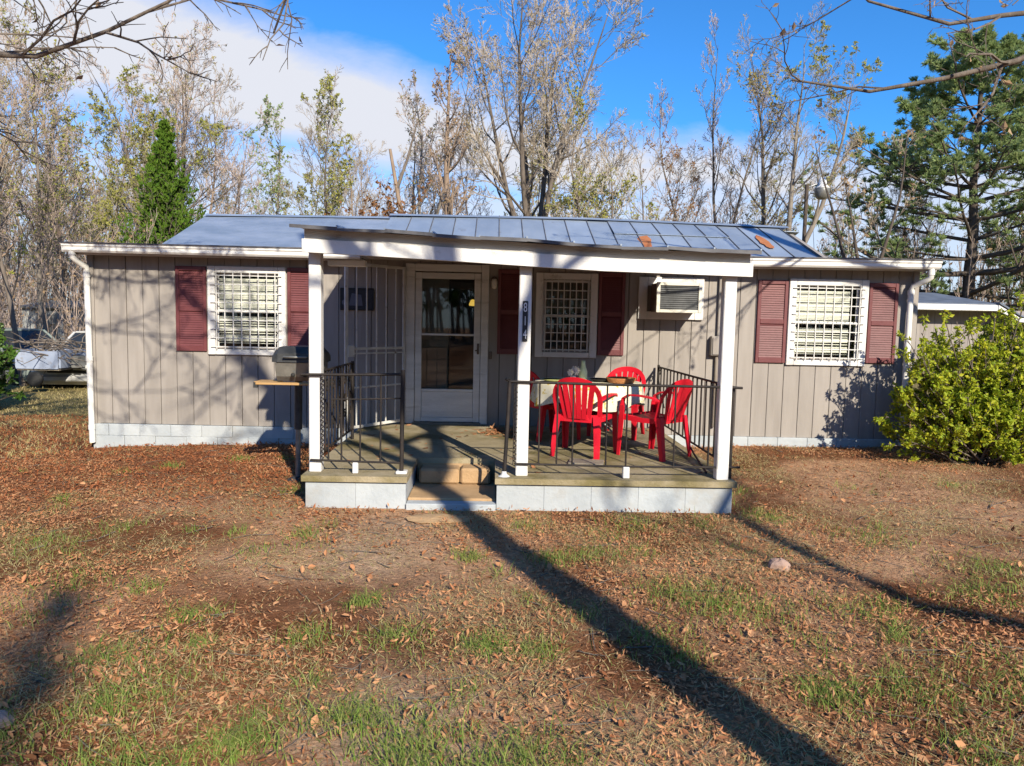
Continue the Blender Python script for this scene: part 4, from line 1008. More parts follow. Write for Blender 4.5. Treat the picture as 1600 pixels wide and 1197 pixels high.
# hero trees behind the roof, left to right
x, y = spot(830, 30); H = height(830, 12, 30)
place_tree('forked_tree', tree_meshes(11, H * 1.0, .22, .24, .37, 56, 9, 7, 4, .32, 5, 8000, .08, (M_bark, M_twig, M_bud), clump=.6, twig=.011), x, y, 'tallest bare spreading tree above the middle of the roof, with olive buds')
x, y = spot(697, 28); H = height(697, 95, 28)
place_tree('vine_clad_tree', tree_meshes(12, H, .24, .30, .17, 26, 6, 5, 4, .5, 1, 1500, .10, (M_barktan, M_twigpink, M_leafdead), lean=.01), x, y, 'straight tan trunk with short branches left of the tallest tree')
x, y = spot(648, 33); H = height(648, 125, 33)
place_tree('pale_tree', tree_meshes(13, H, .17, .25, .28, 34, 8, 6, 3, .5, 3, 1500, .10, (M_barkpale, M_twigpink, M_bud), twig=.011), x, y, 'pale fine-twigged bare tree in front of the long cloud')
x, y = spot(522, 26); H = height(522, 205, 26)
place_tree('budding_tree', tree_meshes(14, H, .10, .2, .32, 26, 7, 6, 4, .4, 1, 8000, .08, (M_bark, M_twig, M_leafyg), clump=1.0), x, y, 'small tree with yellow-green new leaves above the left end of the porch roof')
x, y = spot(440, 27); H = height(440, 195, 27)
place_tree('thin_sapling', tree_meshes(15, H, .07, .2, .26, 20, 6, 5, 3, .4, 1, 3000, .085, (M_bark, M_twig, M_leafpale)), x, y, 'thin sapling with sparse pale green leaves against blue sky')
x, y = spot(478, 31); H = height(478, 250, 31)
place_tree('budding_tree', tree_meshes(16, H, .09, .15, .40, 24, 7, 6, 4, .4, 2, 7000, .08, (M_bark, M_twig, M_leafyg), clump=.9), x, y, 'low yellow-green tree between the thin sapling and the budding tree')
x, y = spot(925, 27); H = height(925, 205, 27)
place_tree('budding_tree', tree_meshes(17, H, .13, .15, .38, 34, 8, 6, 3, .45, 3, 12000, .08, (M_bark, M_twig, M_leafyg), clump=.8, twig=.009), x, y, 'yellow-green leafing tree just right of the tallest tree')
x, y = spot(1012, 30); H = height(1012, 200, 30)
place_tree('reddish_tree', tree_meshes(18, H, .11, .15, .38, 26, 7, 6, 3, .35, 2, 4500, .075, (M_bark, M_twig, M_leaforange), clump=.8), x, y, 'small leaning tree with reddish buds right of the yellow-green tree')
x, y = spot(1115, 31); H = height(1115, 130, 31)
place_tree('tall_bare_tree', tree_meshes(19, H, .15, .08, .27, 44, 7, 6, 3, .7, 3, 0, .1, (M_bark, M_twigpink, M_bud), a1=(22, 50), twig=.010), x, y, 'upright bare tree with no leaves above the right half of the roof')
x, y = spot(1182, 28); H = height(1182, 108, 28)
place_tree('tufted_tree', tree_meshes(20, H, .15, .25, .24, 32, 7, 6, 3, .4, 1, 6000, .085, (M_bark, M_twig, M_bud), clump=.9), x, y, 'slim tree with brown-olive tufts left of the forked pale tree')
x, y = spot(1228, 27); H = height(1228, 92, 27)
place_tree('forked_pale_tree', tree_meshes(21, H, .18, .30, .28, 32, 7, 6, 3, .35, 2, 6500, .09, (M_barkpale, M_twig, M_leafyg), clump=1.0), x, y, 'pale forked tree with yellow-olive tufts behind the yard light')
x, y = spot(1342, 19); H = height(1342, 200, 19)
place_tree('dark_bare_tree', tree_meshes(22, H, .10, .28, .30, 12, 6, 4, 3, .35, 3, 260, .10, (M_barkdark, M_twig, M_leafdead)), x, y, 'dark crooked bare tree between the yard light and the pine')
x, y = spot(272, 33); H = height(272, 70, 33)
place_tree('twiggy_tree', tree_meshes(23, H, .18, .2, .40, 34, 7, 6, 4, .35, 3, 700, .10, (M_bark, M_twigpink, M_bud), twig=.011), x, y, 'tall twiggy bare tree rising behind the dark green cedar')
x, y = spot(345, 35); H = height(345, 212, 35)
place_tree('twiggy_tree', tree_meshes(24, H, .13, .15, .36, 34, 7, 6, 3, .45, 3, 0, .1, (M_bark, M_twigpink, M_bud), twig=.011), x, y, 'pinkish bare tree at the left end of the roof ridge')
x, y = spot(172, 29); H = height(172, 185, 29)
place_tree('leafing_tree', tree_meshes(25, H, .12, .06, .38, 40, 8, 6, 3, .35, 3, 17000, .085, (M_bark, M_twig, M_leafyg), leaf_t=.1), x, y, 'bushy yellow-green leafing tree left of the cedar')
# broken snag
x, y = spot(622, 27)
sn = thing('broken_snag', 'broken leaning dead trunk above the brown beech', 'dead tree', (x, y, gz(x, y)))
b = MB(); b.tube([(x + .35, y, -.1), (x + .25, y, 3.0), (x + .05, y, 5.4), (x - .35, y, 7.6)], [.12, .10, .085, .05], 9); b.build('trunk', M_barktan, sn)
b = MB(); b.tube([(x - .10, y, 6.2), (x + .25, y, 7.2), (x + .6, y + .1, 8.6)], [.07, .05, .02], 6); b.tube([(x + .1, y, 5.0), (x + .9, y, 6.0), (x + 1.5, y, 7.2)], [.05, .035, .01], 6); b.build('limb', M_bark, sn)
# brown beech bush
def leaf_bush(seed, rx, ry, H, nst, nleaf, leafs, mb, ml, low=.1, flat=0.0, lob=.25):
    rg = np.random.default_rng(seed)
    az = rg.uniform(0, 2 * np.pi, nst); tl = np.sqrt(rg.random(nst))
    tgt = np.stack([rx * tl * np.cos(az), ry * tl * np.sin(az), H * np.sqrt(np.maximum(1 - tl ** 2, .012)) * rg.uniform(.65, 1.0, nst)], 1)
    tgt *= (1 + lob * (vnoise(az * 2, tl * 3, 1.3, seed, 2) - .5)[:, None] * 2)
    base = rg.normal(size=(nst, 3)) * np.array([rx * .12, ry * .12, 0]); d = tgt - base
    P, Rr, L = grow(base, d, np.linalg.norm(d, axis=1), np.full(nst, .016), 5, rg, .05, .05, .3)
    P2, R2, L2 = children(P, Rr, L, 6, rg, .3, (20, 65), (.18, .38), 4, .25, .15, .6, .005, .5)
    P3, R3, L3 = children(P2, R2, L2, 4, rg, .3, (20, 60), (.3, .6), 3, .2, .15, .7, .003, .5)
    tv, tq = tubes([(P, Rr, 5), (P2, R2, 3)]); tv2, tq2 = tubes([(P3, R3, 3)])
    pos = np.concatenate([along(P2, nleaf // 3, rg, .3), along(P3, nleaf - nleaf // 3, rg, .2)])
    pos = pos[pos[:, 2] > low]
    lv, lq = leaves(pos, leafs, rg, .6, flat=flat)
    V, Q, Mi = merge([(tv2, tq2, 0), (lv, lq, 1)])
    V[:, 2] = np.maximum(V[:, 2], .02)
    return np_mesh('stems', tv, tq, [mb], smooth=True), np_mesh('foliage', V, Q, [mb, ml], Mi)
x, y = spot(592, 24); H = height(592, 285, 24)
place_tree('beech_bush', leaf_bush(31, 1.0, 1.0, H, 60, 6000, .12, M_bark, M_leaforange), x, y, 'rounded orange-brown leafy bush just above the roof ridge', cat='bush', partn=('stems', 'foliage'))
# cedar
def cedar(seed, H, rb, n):
    rg = np.random.default_rng(seed)
    P = np.zeros((1, 6, 3)); P[0, :, 2] = np.linspace(0, H, 6); Rr = np.linspace(.14, .015, 6)[None, :]
    P1, R1, L1 = children(P, Rr, np.array([rb]), 190, rg, .04, (45, 75), (.75, 1.15), 5, .55, .08, .3, .008, .3, taper=1.75)
    P2, R2, L2 = children(P1, R1, L1, 8, rg, .15, (25, 65), (.3, .55), 4, .35, .15, .5, .005, .5)
    tv, tq = tubes([(P, Rr, 8), (P1, R1, 4)]); tv2, tq2 = tubes([(P2, R2, 3)])
    pos = np.concatenate([along(P2, n, rg, .1), along(P1, n // 5, rg, .3)]); lv, lq = leaves(pos, .11, rg, .4, dirs=np.tile(np.array([[0, 0, .7]]), (len(pos), 1)))
    V, Q, Mi = merge([(tv2, tq2, 0), (lv, lq, 1)])
    return np_mesh('trunk', tv, tq, [M_bark], smooth=True), np_mesh('crown', V, Q, [M_bark, M_cedar], Mi)
x, y = spot(268, 25); H = height(268, 200, 25)
place_tree('cedar', cedar(41, H, 2.9, 30000), x, y, 'dark green pointed cedar left of the roof', cat='tree')
# white pine
def pine(seed, H, reach, z0, step, needles=30):
    rg = np.random.default_rng(seed); P = np.zeros((1, 8, 3)); P[0, :, 2] = np.linspace(0, H, 8); P[0, 1:, :2] = np.cumsum(rg.normal(size=(7, 2)) * .05, 0)
    Rr = np.linspace(.20, .03, 8)[None, :]; bs, ds, ls = [], [], []
    z = z0
    while z < H * .99:
        f = (z - z0) / (H - z0); k = rg.integers(4, 6); a0 = rg.uniform(0, 6)
        for j in range(k):
            a = a0 + j * 2 * math.pi / k + rg.normal() * .25; L = reach * (1 - f) ** .75 * rg.uniform(.6, 1.15) + .25
            i = z / H * 7; i0 = min(int(i), 6); q = P[0, i0] * (1 - i + i0) + P[0, i0 + 1] * (i - i0)
            bs.append(q); ds.append((math.cos(a), math.sin(a), -.06 + .5 * f)); ls.append(L)
        z += step * rg.uniform(.75, 1.3)
    P1, R1, L1 = grow(np.array(bs), np.array(ds), np.array(ls), np.maximum(.012, np.array(ls) * .014), 7, rg, .16, .07, .25)
    P2, R2, L2 = children(P1, R1, L1, 11, rg, .25, (30, 65), (.22, .42), 4, .15, .10, .5, .006, .5)
    P3, R3, L3 = children(P2, R2, L2, 3, rg, .3, (25, 55), (.4, .6), 3, .25, .1, .7, .005, .6)
    tv, tq = tubes([(P, Rr, 10), (P1, R1, 5)]); tv2, tq2 = tubes([(P2, R2, 3), (P3, R3, 3)])
    pos, dirs = [], []
    for Pq, nn in ((P3, 1), (P2, 2)):
        for r_i in range(nn):
            t = rg.uniform(.45, 1.0, len(Pq))[:, None]; k_ = Pq.shape[1] - 1; s = t[:, 0] * k_; i0 = np.minimum(s.astype(int), k_ - 1); f = (s - i0)[:, None]
            pos.append(Pq[np.arange(len(Pq)), i0] * (1 - f) + Pq[np.arange(len(Pq)), i0 + 1] * f); dirs.append(unit(Pq[:, -1] - Pq[:, -2]))
    pos = np.repeat(np.concatenate(pos), needles, 0); dirs = np.repeat(np.concatenate(dirs), needles, 0)
    d = unit(dirs + rg.normal(size=dirs.shape) * np.array([.75, .75, .45]) + np.array([0, 0, .12])); s = rg.uniform(.10, .18, len(pos))[:, None]; q = unit(np.cross(d, rg.normal(size=d.shape))) * .013
    lv = np.stack([pos - q, pos + q, pos + d * s + q * .5, pos + d * s - q * .5], 1).reshape(-1, 3); lq = np.arange(len(pos))[:, None] * 4 + np.arange(4)[None, :]
    V, Q, Mi = merge([(tv2, tq2, 0), (lv, lq, 1)])
    return np_mesh('trunk', tv, tq, [M_barkdark], smooth=True), np_mesh('crown', V, Q, [M_barkdark, M_needle], Mi)
pm = pine(51, height(1515, 85, 21), 6.0, 1.7, .54, 44)
x, y = spot(1517, 33); place_tree('white_pine', pm, x, y, 'large green pine with layered branches at the right edge', rz=.4, sc=(1.57, 1.57, 1.465))
pm2 = pine(52, 9.5, 4.6, 1.2, .9, 12)
x, y = spot(1690, 34); place_tree('white_pine', pm2, x, y, 'second green pine beyond the neighbouring house', rz=2.0, sc=1.5)

# the wood: shared bare-tree meshes
protos = []
for s in range(6):
    protos.append(tree_meshes(60 + s, 10.5 + (s % 3), .095 + .015 * (s % 3), .28 - .05 * (s % 2), .24 + .03 * (s % 3), 26, 7, 5, 4, .45, 1 if s % 2 else 2, 3600 if s in (1, 3, 4) else 0, .085, ((M_bark, M_barkpale, M_barktan)[s % 3], (M_twig, M_twigpink)[s % 2], (M_bud, M_leafyg)[s % 2]), twig=.011))
rw = random.Random(99)
def wood(px, d, sc, lab=None):
    x, y = spot(px, d); k = rw.randrange(6)
    place_tree('bare_tree', protos[k], x, y, lab or 'slender bare woodland tree standing in the brown wood beyond the left lawn', rw.uniform(0, 6.28), (sc, sc, sc * rw.uniform(.9, 1.15)), GT if lab is None else None)
for k in range(17):
    q = rw.uniform(-70, 330); wood(q, rw.uniform(25, 44) if q < 120 else rw.uniform(32, 46), rw.uniform(.6, 1.05))
for px, d, sc, lab in ((-20, 15.5, .62, 'nearest bare tree just behind the dark evergreen bush'), (45, 18, .75, 'slender bare tree rising behind the grey-green car'), (88, 21, .8, 'slender bare tree directly behind the pale blue trailer'),
                       (120, 24, .8, 'slender bare tree beside the small grey shed'), (10, 24, .95, 'tall bare tree at the far left edge of the wood'), (310, 38, 1.0, 'bare tree showing just right of the cedar tip'),
                       (385, 40, .8, 'low bare tree over the left end of the roof ridge'), (420, 43, .75, 'low far bare tree left of the thin sapling'), (560, 42, .9, 'far bare tree left of the brown beech bush'), (590, 45, 1.0, 'far bare tree straight behind the brown beech bush'),
                       (745, 38, .9, 'bare tree between the tan trunk and the tallest tree'), (785, 42, 1.0, 'far bare tree behind the left limbs of the tallest tree'), (880, 40, .95, 'bare tree behind the right limbs of the tallest tree'), (965, 42, .85, 'far bare tree behind the yellow-green leafing tree'),
                       (1050, 45, .75, 'low far bare tree left of the upright bare tree'), (1160, 44, .8, 'far bare tree between the upright bare tree and the tufted one'), (1285, 46, .7, 'low far bare tree behind the yard light lamp'), (1390, 36, .75, 'bare tree between the dark crooked tree and the pine'),
                       (1440, 40, .8, 'far bare tree seen through the left branches of the pine'), (1575, 42, .9, 'far bare tree seen through the right branches of the pine')): wood(px, d, sc, lab)
# far wood as one mass: thin stems and brush, plus an added dense belt unseen behind the viewpoint
rg = np.random.default_rng(77); N = 2000
d = rg.uniform(38, 62, N); th = np.concatenate([rg.uniform(-.85, .85, 1000), rg.uniform(.85, 2 * np.pi - .85, 1000)]); bx, by = np.sin(th) * d, np.cos(th) * d - 9.7; px = 800 + 1155 * np.tan(np.clip(np.where(th > np.pi, th - 2 * np.pi, th), -.8, .8))
hh = (4.6 + 3.2 * vnoise(bx, by, .08, 5, 2) + 2.5 * sm(200, -100, px) * 0 + 2.2 * (px < 260) + 1.2 * (px > 1300) + 7.0 * (np.cos(th) < 0)) * rg.uniform(.55, 1.1, N)  # stems behind the viewpoint are raised to block low sky light
P, Rr, L = grow(np.stack([bx, by, np.full(N, -.3)], 1), rg.normal(size=(N, 3)) * .07 + np.array([0, 0, 1]), hh, np.where(np.cos(th) < 0, 2.2, 1) * rg.uniform(.03, .085, N), 6, rg, .1, .04, .25)
P1, R1, L1 = children(P, Rr, L, 7, rg, .15, (25, 60), (.18, .34), 3, .4, .12, .35, .012, .4)
fr_ = np.repeat(np.cos(th) > .5, 7); P2, R2, L2 = children(P1[fr_], R1[fr_], L1[fr_], 3, rg, .2, (20, 60), (.4, .7), 2, .3, .15, .6, .011, .5)
fv, fq = tubes([(P, Rr, 4), (P1, R1, 3), (P2, R2, 3)])
pos = along(P2, 16000, rg, .2); lv, lq = leaves(pos, .16, rg)
pos = along(P1[np.repeat(np.cos(th) < .3, 7)], 20000, rg, .1); lv2, lq2 = leaves(pos, .9, rg)  # unseen evergreen leaves beside and behind the viewpoint, added to deepen the porch shade
V, Q, Mi = merge([(fv, fq, 0), (lv, lq, 1), (lv2, lq2, 2)])
fwood = link(bpy.data.objects.new('far_wood', np_mesh('far_wood', V, Q, [M_twigpink, M_leafdead, M_holly], Mi))); props(fwood, 'brown leafless far wood, with an unseen evergreen belt added behind the viewpoint to cut sky light', 'woods', kind='stuff')
# brush at the left edge of the wood
rg = np.random.default_rng(78); N = 300
d = rg.uniform(20, 36, N); px = rg.uniform(-120, 330, N); bx, by = (px - 800) / 1155 * d + .0244 * d, d - 9.7
P, Rr, L = grow(np.stack([bx, by, np.full(N, -.2)], 1), rg.normal(size=(N, 3)) * .25 + np.array([0, 0, 1]), rg.uniform(1.0, 4.2, N), rg.uniform(.012, .035, N), 5, rg, .1, .08, .3)
P1, R1, L1 = children(P, Rr, L, 8, rg, .15, (20, 60), (.25, .5), 4, .3, .12, .5, .007, .4)
P2, R2, L2 = children(P1, R1, L1, 3, rg, .2, (20, 60), (.4, .7), 2, .3, .15, .6, .006, .5)
fv, fq = tubes([(P, Rr, 4), (P1, R1, 3), (P2, R2, 3)]); pos = along(P2, 9000, rg, .2); lv, lq = leaves(pos, .09, rg)
V, Q, Mi = merge([(fv, fq, 0), (lv, lq, 1)])
br = link(bpy.data.objects.new('undergrowth', np_mesh('undergrowth', V, Q, [M_twigpink, M_leafdead], Mi))); props(br, 'tangled brown undergrowth along the left edge of the wood', 'undergrowth', kind='stuff')

# bushes near the house
x, y = 6.0, -.95
gb = leaf_bush(81, 1.32, .74, 1.95, 260, 78000, .042, M_bark, M_gold, .03, lob=.20)
place_tree('golden_bush', gb, x, y, 'bright yellow-green bush at the right corner of the house', cat='bush', partn=('stems', 'foliage'))
hb_ = leaf_bush(82, 1.05, .8, 2.2, 90, 12000, .085, M_barkdark, M_holly, .1)
x, y = spot(-62, 13.2); place_tree('evergreen_bush', hb_, x, y, 'dark evergreen bush at the left edge of the yard', cat='bush', partn=('stems', 'foliage'))

# near trees whose limbs hang into the top of the frame or throw the shadows
def limb_tree(name, label, base, trunk_pts, trunk_r, limbs, seed, mats, n2=9, n3=7, n4=4, leafn=0, leafs=.07, upb=.1, thick=1.0, droop=-.05):
    rg = np.random.default_rng(seed)
    def resample(pts, n):
        pts = np.array(pts, float); s = np.concatenate([[0], np.cumsum(np.linalg.norm(np.diff(pts, axis=0), axis=1))]); t = np.linspace(0, s[-1], n)
        return np.stack([np.interp(t, s, pts[:, i]) for i in range(3)], 1), s[-1]
    TP, TL = resample(trunk_pts, 9); TR = np.interp(np.linspace(0, 1, 9), [0, .12, 1], [trunk_r * 1.3, trunk_r, trunk_r * .45])
    LP, LR, LL = [], [], []
    for pts, ra in limbs:
        q, Lq = resample(pts, 9); q[1:-1] += rg.normal(size=(7, 3)) * .035; LP.append(q); LR.append(np.linspace(ra, ra * .16, 9)); LL.append(Lq)
    LP, LR, LL = np.array(LP), np.array(LR), np.array(LL)
    P2, R2, L2 = children(LP, LR, np.minimum(LL, 4.5), n2, rg, .18, (25, 65), (.25, .5), 6, droop, .14, .55, .008 * thick, .3)
    P3, R3, L3 = children(P2, R2, L2, n3, rg, .15, (25, 65), (.3, .55), 5, droop, .16, .6, .0045 * thick, .45)
    P4, R4, L4 = children(P3, R3, L3, n4, rg, .2, (25, 60), (.3, .6), 4, 0, .16, .6, .0028 * thick, .6)
    tv, tq = tubes([(TP[None], TR[None], 14), (LP, LR, 8)]); cv, cq = tubes([(P2, R2, 5), (P3, R3, 4), (P4, R4, 3)])
    parts = [(cv, cq, 0)]
    if leafn: lv, lq = leaves(along(P4, leafn, rg, .5), leafs, rg); parts.append((lv, lq, 1))
    V, Q, Mi = merge(parts); o = np.array(base)
    return place_tree(name, (np_mesh('trunk', tv - o, tq, [mats[0]], smooth=True), np_mesh('crown', V - o, Q, [mats[1], mats[2]], Mi)), base[0], base[1], label, z=base[2])
limb_tree('yard_oak', 'grey yard oak left of the view whose bare limbs cross the top left sky', (-6.6, -4.6, -.2), [(-6.6, -4.6, -.2), (-6.55, -4.6, 2.2), (-6.5, -4.5, 4.6), (-6.3, -4.4, 8.0), (-6.2, -4.3, 11)], .24,
          [([(-6.55, -4.6, 3.3), (-5.6, -3.3, 3.75), (-4.68, -2.7, 3.93), (-3.95, -2.7, 4.02), (-3.4, -2.7, 4.18), (-2.95, -2.7, 4.47), (-2.5, -2.8, 4.8)], .048),
           ([(-6.5, -4.5, 3.9), (-5.6, -4.2, 4.25), (-4.6, -4.0, 4.3), (-3.5, -4.1, 4.45), (-2.5, -4.1, 4.35), (-1.7, -4.0, 4.55)], .034), ([(-6.5, -4.6, 4.3), (-4.6, -5.3, 4.7), (-2.8, -5.7, 4.8), (-1.3, -5.6, 4.55), (-.1, -5.3, 4.75)], .026), ([(-6.5, -4.6, 4.9), (-4.4, -5.0, 5.4), (-2.6, -5.1, 5.3), (-1.0, -4.8, 5.1)], .024), ([(-6.5, -4.6, 4.0), (-4.7, -6.0, 4.3), (-3.1, -6.6, 4.5), (-1.8, -6.4, 4.3), (-.9, -6.1, 4.5)], .024),
           ([(-6.5, -4.5, 4.2), (-5.4, -3.2, 4.7), (-4.4, -2.4, 5.1), (-3.2, -2.2, 5.4)], .06),
           ([(-6.45, -4.5, 5.0), (-5.2, -5.2, 5.4), (-3.8, -5.4, 5.6), (-2.4, -5.0, 5.4)], .06),
           ([(-6.4, -4.5, 6.0), (-4.9, -3.8, 6.8), (-3.4, -3.6, 7.4)], .06), ([(-6.5, -4.5, 5.4), (-7.9, -5.2, 6.2), (-9.2, -5.4, 7.2)], .07), ([(-6.5, -4.5, 4.8), (-7.0, -3.2, 5.4), (-7.6, -1.8, 6.4)], .07)],
          91, (M_bark, M_bark, M_leafdead), 12, 6, 3, 220, .06, thick=1.7)
limb_tree('yard_oak', 'grey yard oak right of the view whose bare limbs cross the top right sky', (7.6, -3.0, -.1), [(7.6, -3.0, -.1), (7.6, -3.0, 2.5), (7.5, -2.9, 5.5), (7.4, -2.8, 9)], .22,
          [([(7.55, -3.0, 3.4), (6.2, -3.0, 3.95), (5.2, -3.1, 4.22), (4.4, -3.2, 4.02), (3.6, -3.3, 3.72), (2.9, -3.2, 3.70), (2.55, -3.1, 3.80)], .055),
           ([(7.55, -3.0, 4.1), (6.2, -2.8, 4.55), (5.0, -2.8, 4.60), (4.0, -2.9, 4.45), (3.2, -2.9, 4.62), (2.8, -2.9, 5.0)], .045),
           ([(7.5, -3.0, 5.0), (6.2, -2.4, 5.6), (4.8, -2.0, 5.8), (3.6, -1.9, 6.1)], .05), ([(7.5, -2.9, 5.6), (8.6, -2.0, 6.6), (9.6, -1.5, 7.8)], .06), ([(7.5, -2.9, 4.6), (7.2, -4.6, 5.6), (6.6, -6.0, 6.4)], .06)],
          92, (M_bark, M_bark, M_leafdead), 7, 5, 4, 120, .06)
# the shade tree behind the viewpoint: its trunk shadow runs up the yard and over the steps
sx, sy = 2.95, -11.35
limb_tree('shade_tree', 'tall bare tree behind the viewpoint that shades the yard and the steps', (sx, sy, -.1), [(sx, sy, -.1), (sx - .02, sy, 2.5), (sx + .02, sy, 5.3), (sx - .25, sy + .1, 7.5), (sx - .4, sy, 11.5)], .165,
          [([(sx, sy, 5.2), (sx + .55, sy + .2, 6.4), (sx + 1.0, sy + .3, 8.4), (sx + 1.4, sy + .4, 11)], .12), ([(sx, sy, 4.9), (sx - .8, sy + .4, 5.9), (sx - 1.9, sy + .9, 7.2), (sx - 2.8, sy + 1.2, 9)], .10),
           ([(sx, sy, 6.0), (sx + 1.1, sy + .5, 6.9), (sx + 2.2, sy + .3, 7.6), (sx + 3.2, sy - .2, 8.6)], .07), ([(sx - .1, sy, 6.2), (sx - 1.6, sy + .6, 7.0), (sx - 3.0, sy + 1.6, 7.6), (sx - 4.4, sy + 2.2, 8.4)], .08),
           ([(sx - .2, sy, 7.2), (sx + 1.2, sy - .6, 8.2), (sx + 2.6, sy - .8, 9.6)], .07), ([(sx, sy, 4.4), (sx - .9, sy + 2.2, 4.9), (sx - 2.0, sy + 4.2, 4.75), (sx - 3.15, sy + 5.6, 4.4), (-.95, -5.05, 4.15), (-1.5, -4.75, 3.95), (-1.68, -4.7, 3.62), (-1.47, -4.7, 3.48)], .04)],
          93, (M_bark, M_bark, M_leafdead), 7, 5, 3, 90, .08)
limb_tree('leaning_tree', 'thin leaning bare tree to the right behind the viewpoint', (6.8, -11.4, -.1), [(6.8, -11.4, -.1), (6.4, -11.8, 1.8), (5.9, -12.35, 3.6), (5.47, -13.06, 4.6), (5.95, -13.1, 5.6), (6.6, -13.2, 7.0)], .11,
          [([(5.47, -13.06, 4.6), (5.0, -12.9, 5.6), (4.7, -12.7, 7.0)], .035), ([(5.95, -13.1, 5.6), (6.6, -12.8, 6.0), (7.4, -12.5, 6.9)], .035), ([(6.3, -13.1, 6.3), (6.2, -12.8, 7.4), (6.3, -12.6, 8.4)], .03)], 94, (M_bark, M_bark, M_leafdead), 6, 5, 3, 30, .07)

x, y = 5.9, -26.3
place_tree('cedar', cedar(43, 12.2, 2.6, 9000), x, y, 'tall dark cedar far behind the viewpoint that shades the lower left yard')
# ------------------------------------------------------------------ yard light
x, y = spot(1249, 20); zt_ = height(1249, 290, 20) - .1
yl = thing('yard_light', 'silver yard security light on a thin dark pole above the roof', 'lamp post', (x, y, gz(x, y)))
MB().tube([(x, y, -.1), (x + .02, y, zt_ - .02)], .055, 8).build('pole', M_barkdark, yl)
MB().tube([(x - .02, y, zt_ - .12), (x + .14, y - .02, zt_ - .05), (x + .40, y - .03, zt_ + .05)], .022, 8).build('arm', M_silver, yl)
MB().lathe([(.0, .30), (.07, .29), (.10, .20), (.12, .10), (.20, .02), (.20, .0), (.0, .0)], (x + .42, y - .03, zt_ - .12), 16).build('ballast_housing', M_lens, yl)
MB().lathe([(.20, .0), (.205, -.06), (.16, -.22), (.10, -.27), (.0, -.28)], (x + .42, y - .03, zt_ - .125), 16).build('lens', M_steel, yl)

# ------------------------------------------------------------------ far left: cars, trailer, shed
def car(name, label, x, y, rz, paint):
    c = thing(name, label, 'car', (x, y, gz(x, y) - .12), rz=rz)
    o_ = ORG[c.name]; ORG[c.name] = Vector()
    # front is -y; half-widths and heights at stations from nose to tail
    st = [(-2.2, .70, .30, .62), (-2.1, .82, .22, .72), (-1.6, .87, .20, .84), (-1.0, .89, .20, .92), (0, .90, .20, .95), (1.2, .89, .20, .96), (1.9, .86, .22, .95), (2.15, .80, .30, .88)]
    b = MB(); vs = []
    for yy, hw, z0_, z1_ in st:
        vs += [(-hw * .92, yy, z0_), (-hw, yy, z0_ + .22), (-hw * .98, yy, z1_ - .10), (-hw * .86, yy, z1_), (hw * .86, yy, z1_), (hw * .98, yy, z1_ - .10), (hw, yy, z0_ + .22), (hw * .92, yy, z0_)]
    K = 8; n_ = len(st)
    b.add(vs, [(i * K + j, i * K + (j + 1) % K, (i + 1) * K + (j + 1) % K, (i + 1) * K + j) for i in range(n_ - 1) for j in range(K)] + [tuple(range(K))[::-1], tuple((n_ - 1) * K + j for j in range(K))], 0, True)
    b.build('body', paint, c)
    cab = [(-.95, .78, .93), (-.35, .60, 1.38), (.75, .60, 1.40), (1.5, .76, .95)]
    b = MB(); vs = []
    for yy, hw, zz in cab: vs += [(-hw, yy, zz), (hw, yy, zz)]
    b.add([(-.60, -.37, 1.385), (.60, -.37, 1.385), (.60, .77, 1.405), (-.60, .77, 1.405), (-.55, -.37, 1.42), (.55, -.37, 1.42), (.55, .75, 1.435), (-.55, .75, 1.435)], [(4, 5, 6, 7), (0, 1, 5, 4), (1, 2, 6, 5), (2, 3, 7, 6), (3, 0, 4, 7)])
    for s in (-1, 1):
        for (ya, za_, yb, zb_, xa_, xb_) in ((-.95, .93, -.36, 1.39, .78, .60), (.25, .94, .22, 1.39, .80, .61), (1.5, .95, .76, 1.40, .76, .60)):
            b.tube([(s * xa_, ya, za_), (s * xb_, yb, zb_)], .032, 6)
    b.build('roof', paint, c)
    MB().add([(-.76, -.93, .94), (.76, -.93, .94), (.585, -.36, 1.385), (-.585, -.36, 1.385)], [(0, 1, 2, 3)]).build('windscreen', M_carglass, c)
    MB().add([(-.74, 1.48, .96), (.74, 1.48, .96), (.585, .77, 1.40), (-.585, .77, 1.40)], [(3, 2, 1, 0)]).build('rear_window', M_carglass, c)
    for s in (-1, 1):
        MB().add([(s * .785, -.88, .945), (s * .80, .25, .95), (s * .605, .22, 1.385), (s * .60, -.34, 1.38)], [(0, 1, 2, 3) if s > 0 else (3, 2, 1, 0)]).build('side_window', M_carglass, c)
        MB().add([(s * .80, .27, .95), (s * .765, 1.42, .96), (s * .605, .76, 1.395), (s * .605, .24, 1.388)], [(0, 1, 2, 3) if s > 0 else (3, 2, 1, 0)]).build('side_window', M_carglass, c)
        MB().obox((s * .56, -2.17, .62), ((1, s * .25, 0), (-s * .25, 1, 0), (0, 0, 1)), (.16, .05, .07), .02).build('headlight', M_lens, c)
        MB().obox((s * .93, -.75, 1.0), ((1, 0, 0), (0, 1, 0), (0, 0, 1)), (.09, .05, .06), .02).build('mirror', paint, c)
        for yy in (-1.42, 1.35):
            w = MB().lathe([(.20, -.1), (.31, -.1), (.325, -.06), (.325, .06), (.31, .1), (.20, .1)], (s * .80, yy, .32), 18, 'x').build('wheel', M_rubber, c)
            MB().lathe([(.0, -.085 * -s), (.12, -.09 * -s), (.20, -.075 * -s)], (s * .80, yy, .32), 14, 'x').build('rim', M_silver, w)
    MB().box(-.42, .42, -2.225, -2.19, .50, .66, .01).build('grille', M_rubber, c)
    MB().box(-.80, .80, -2.27, -2.12, .30, .44, .03).build('bumper', paint, c)
    ORG[c.name] = o_
    return c
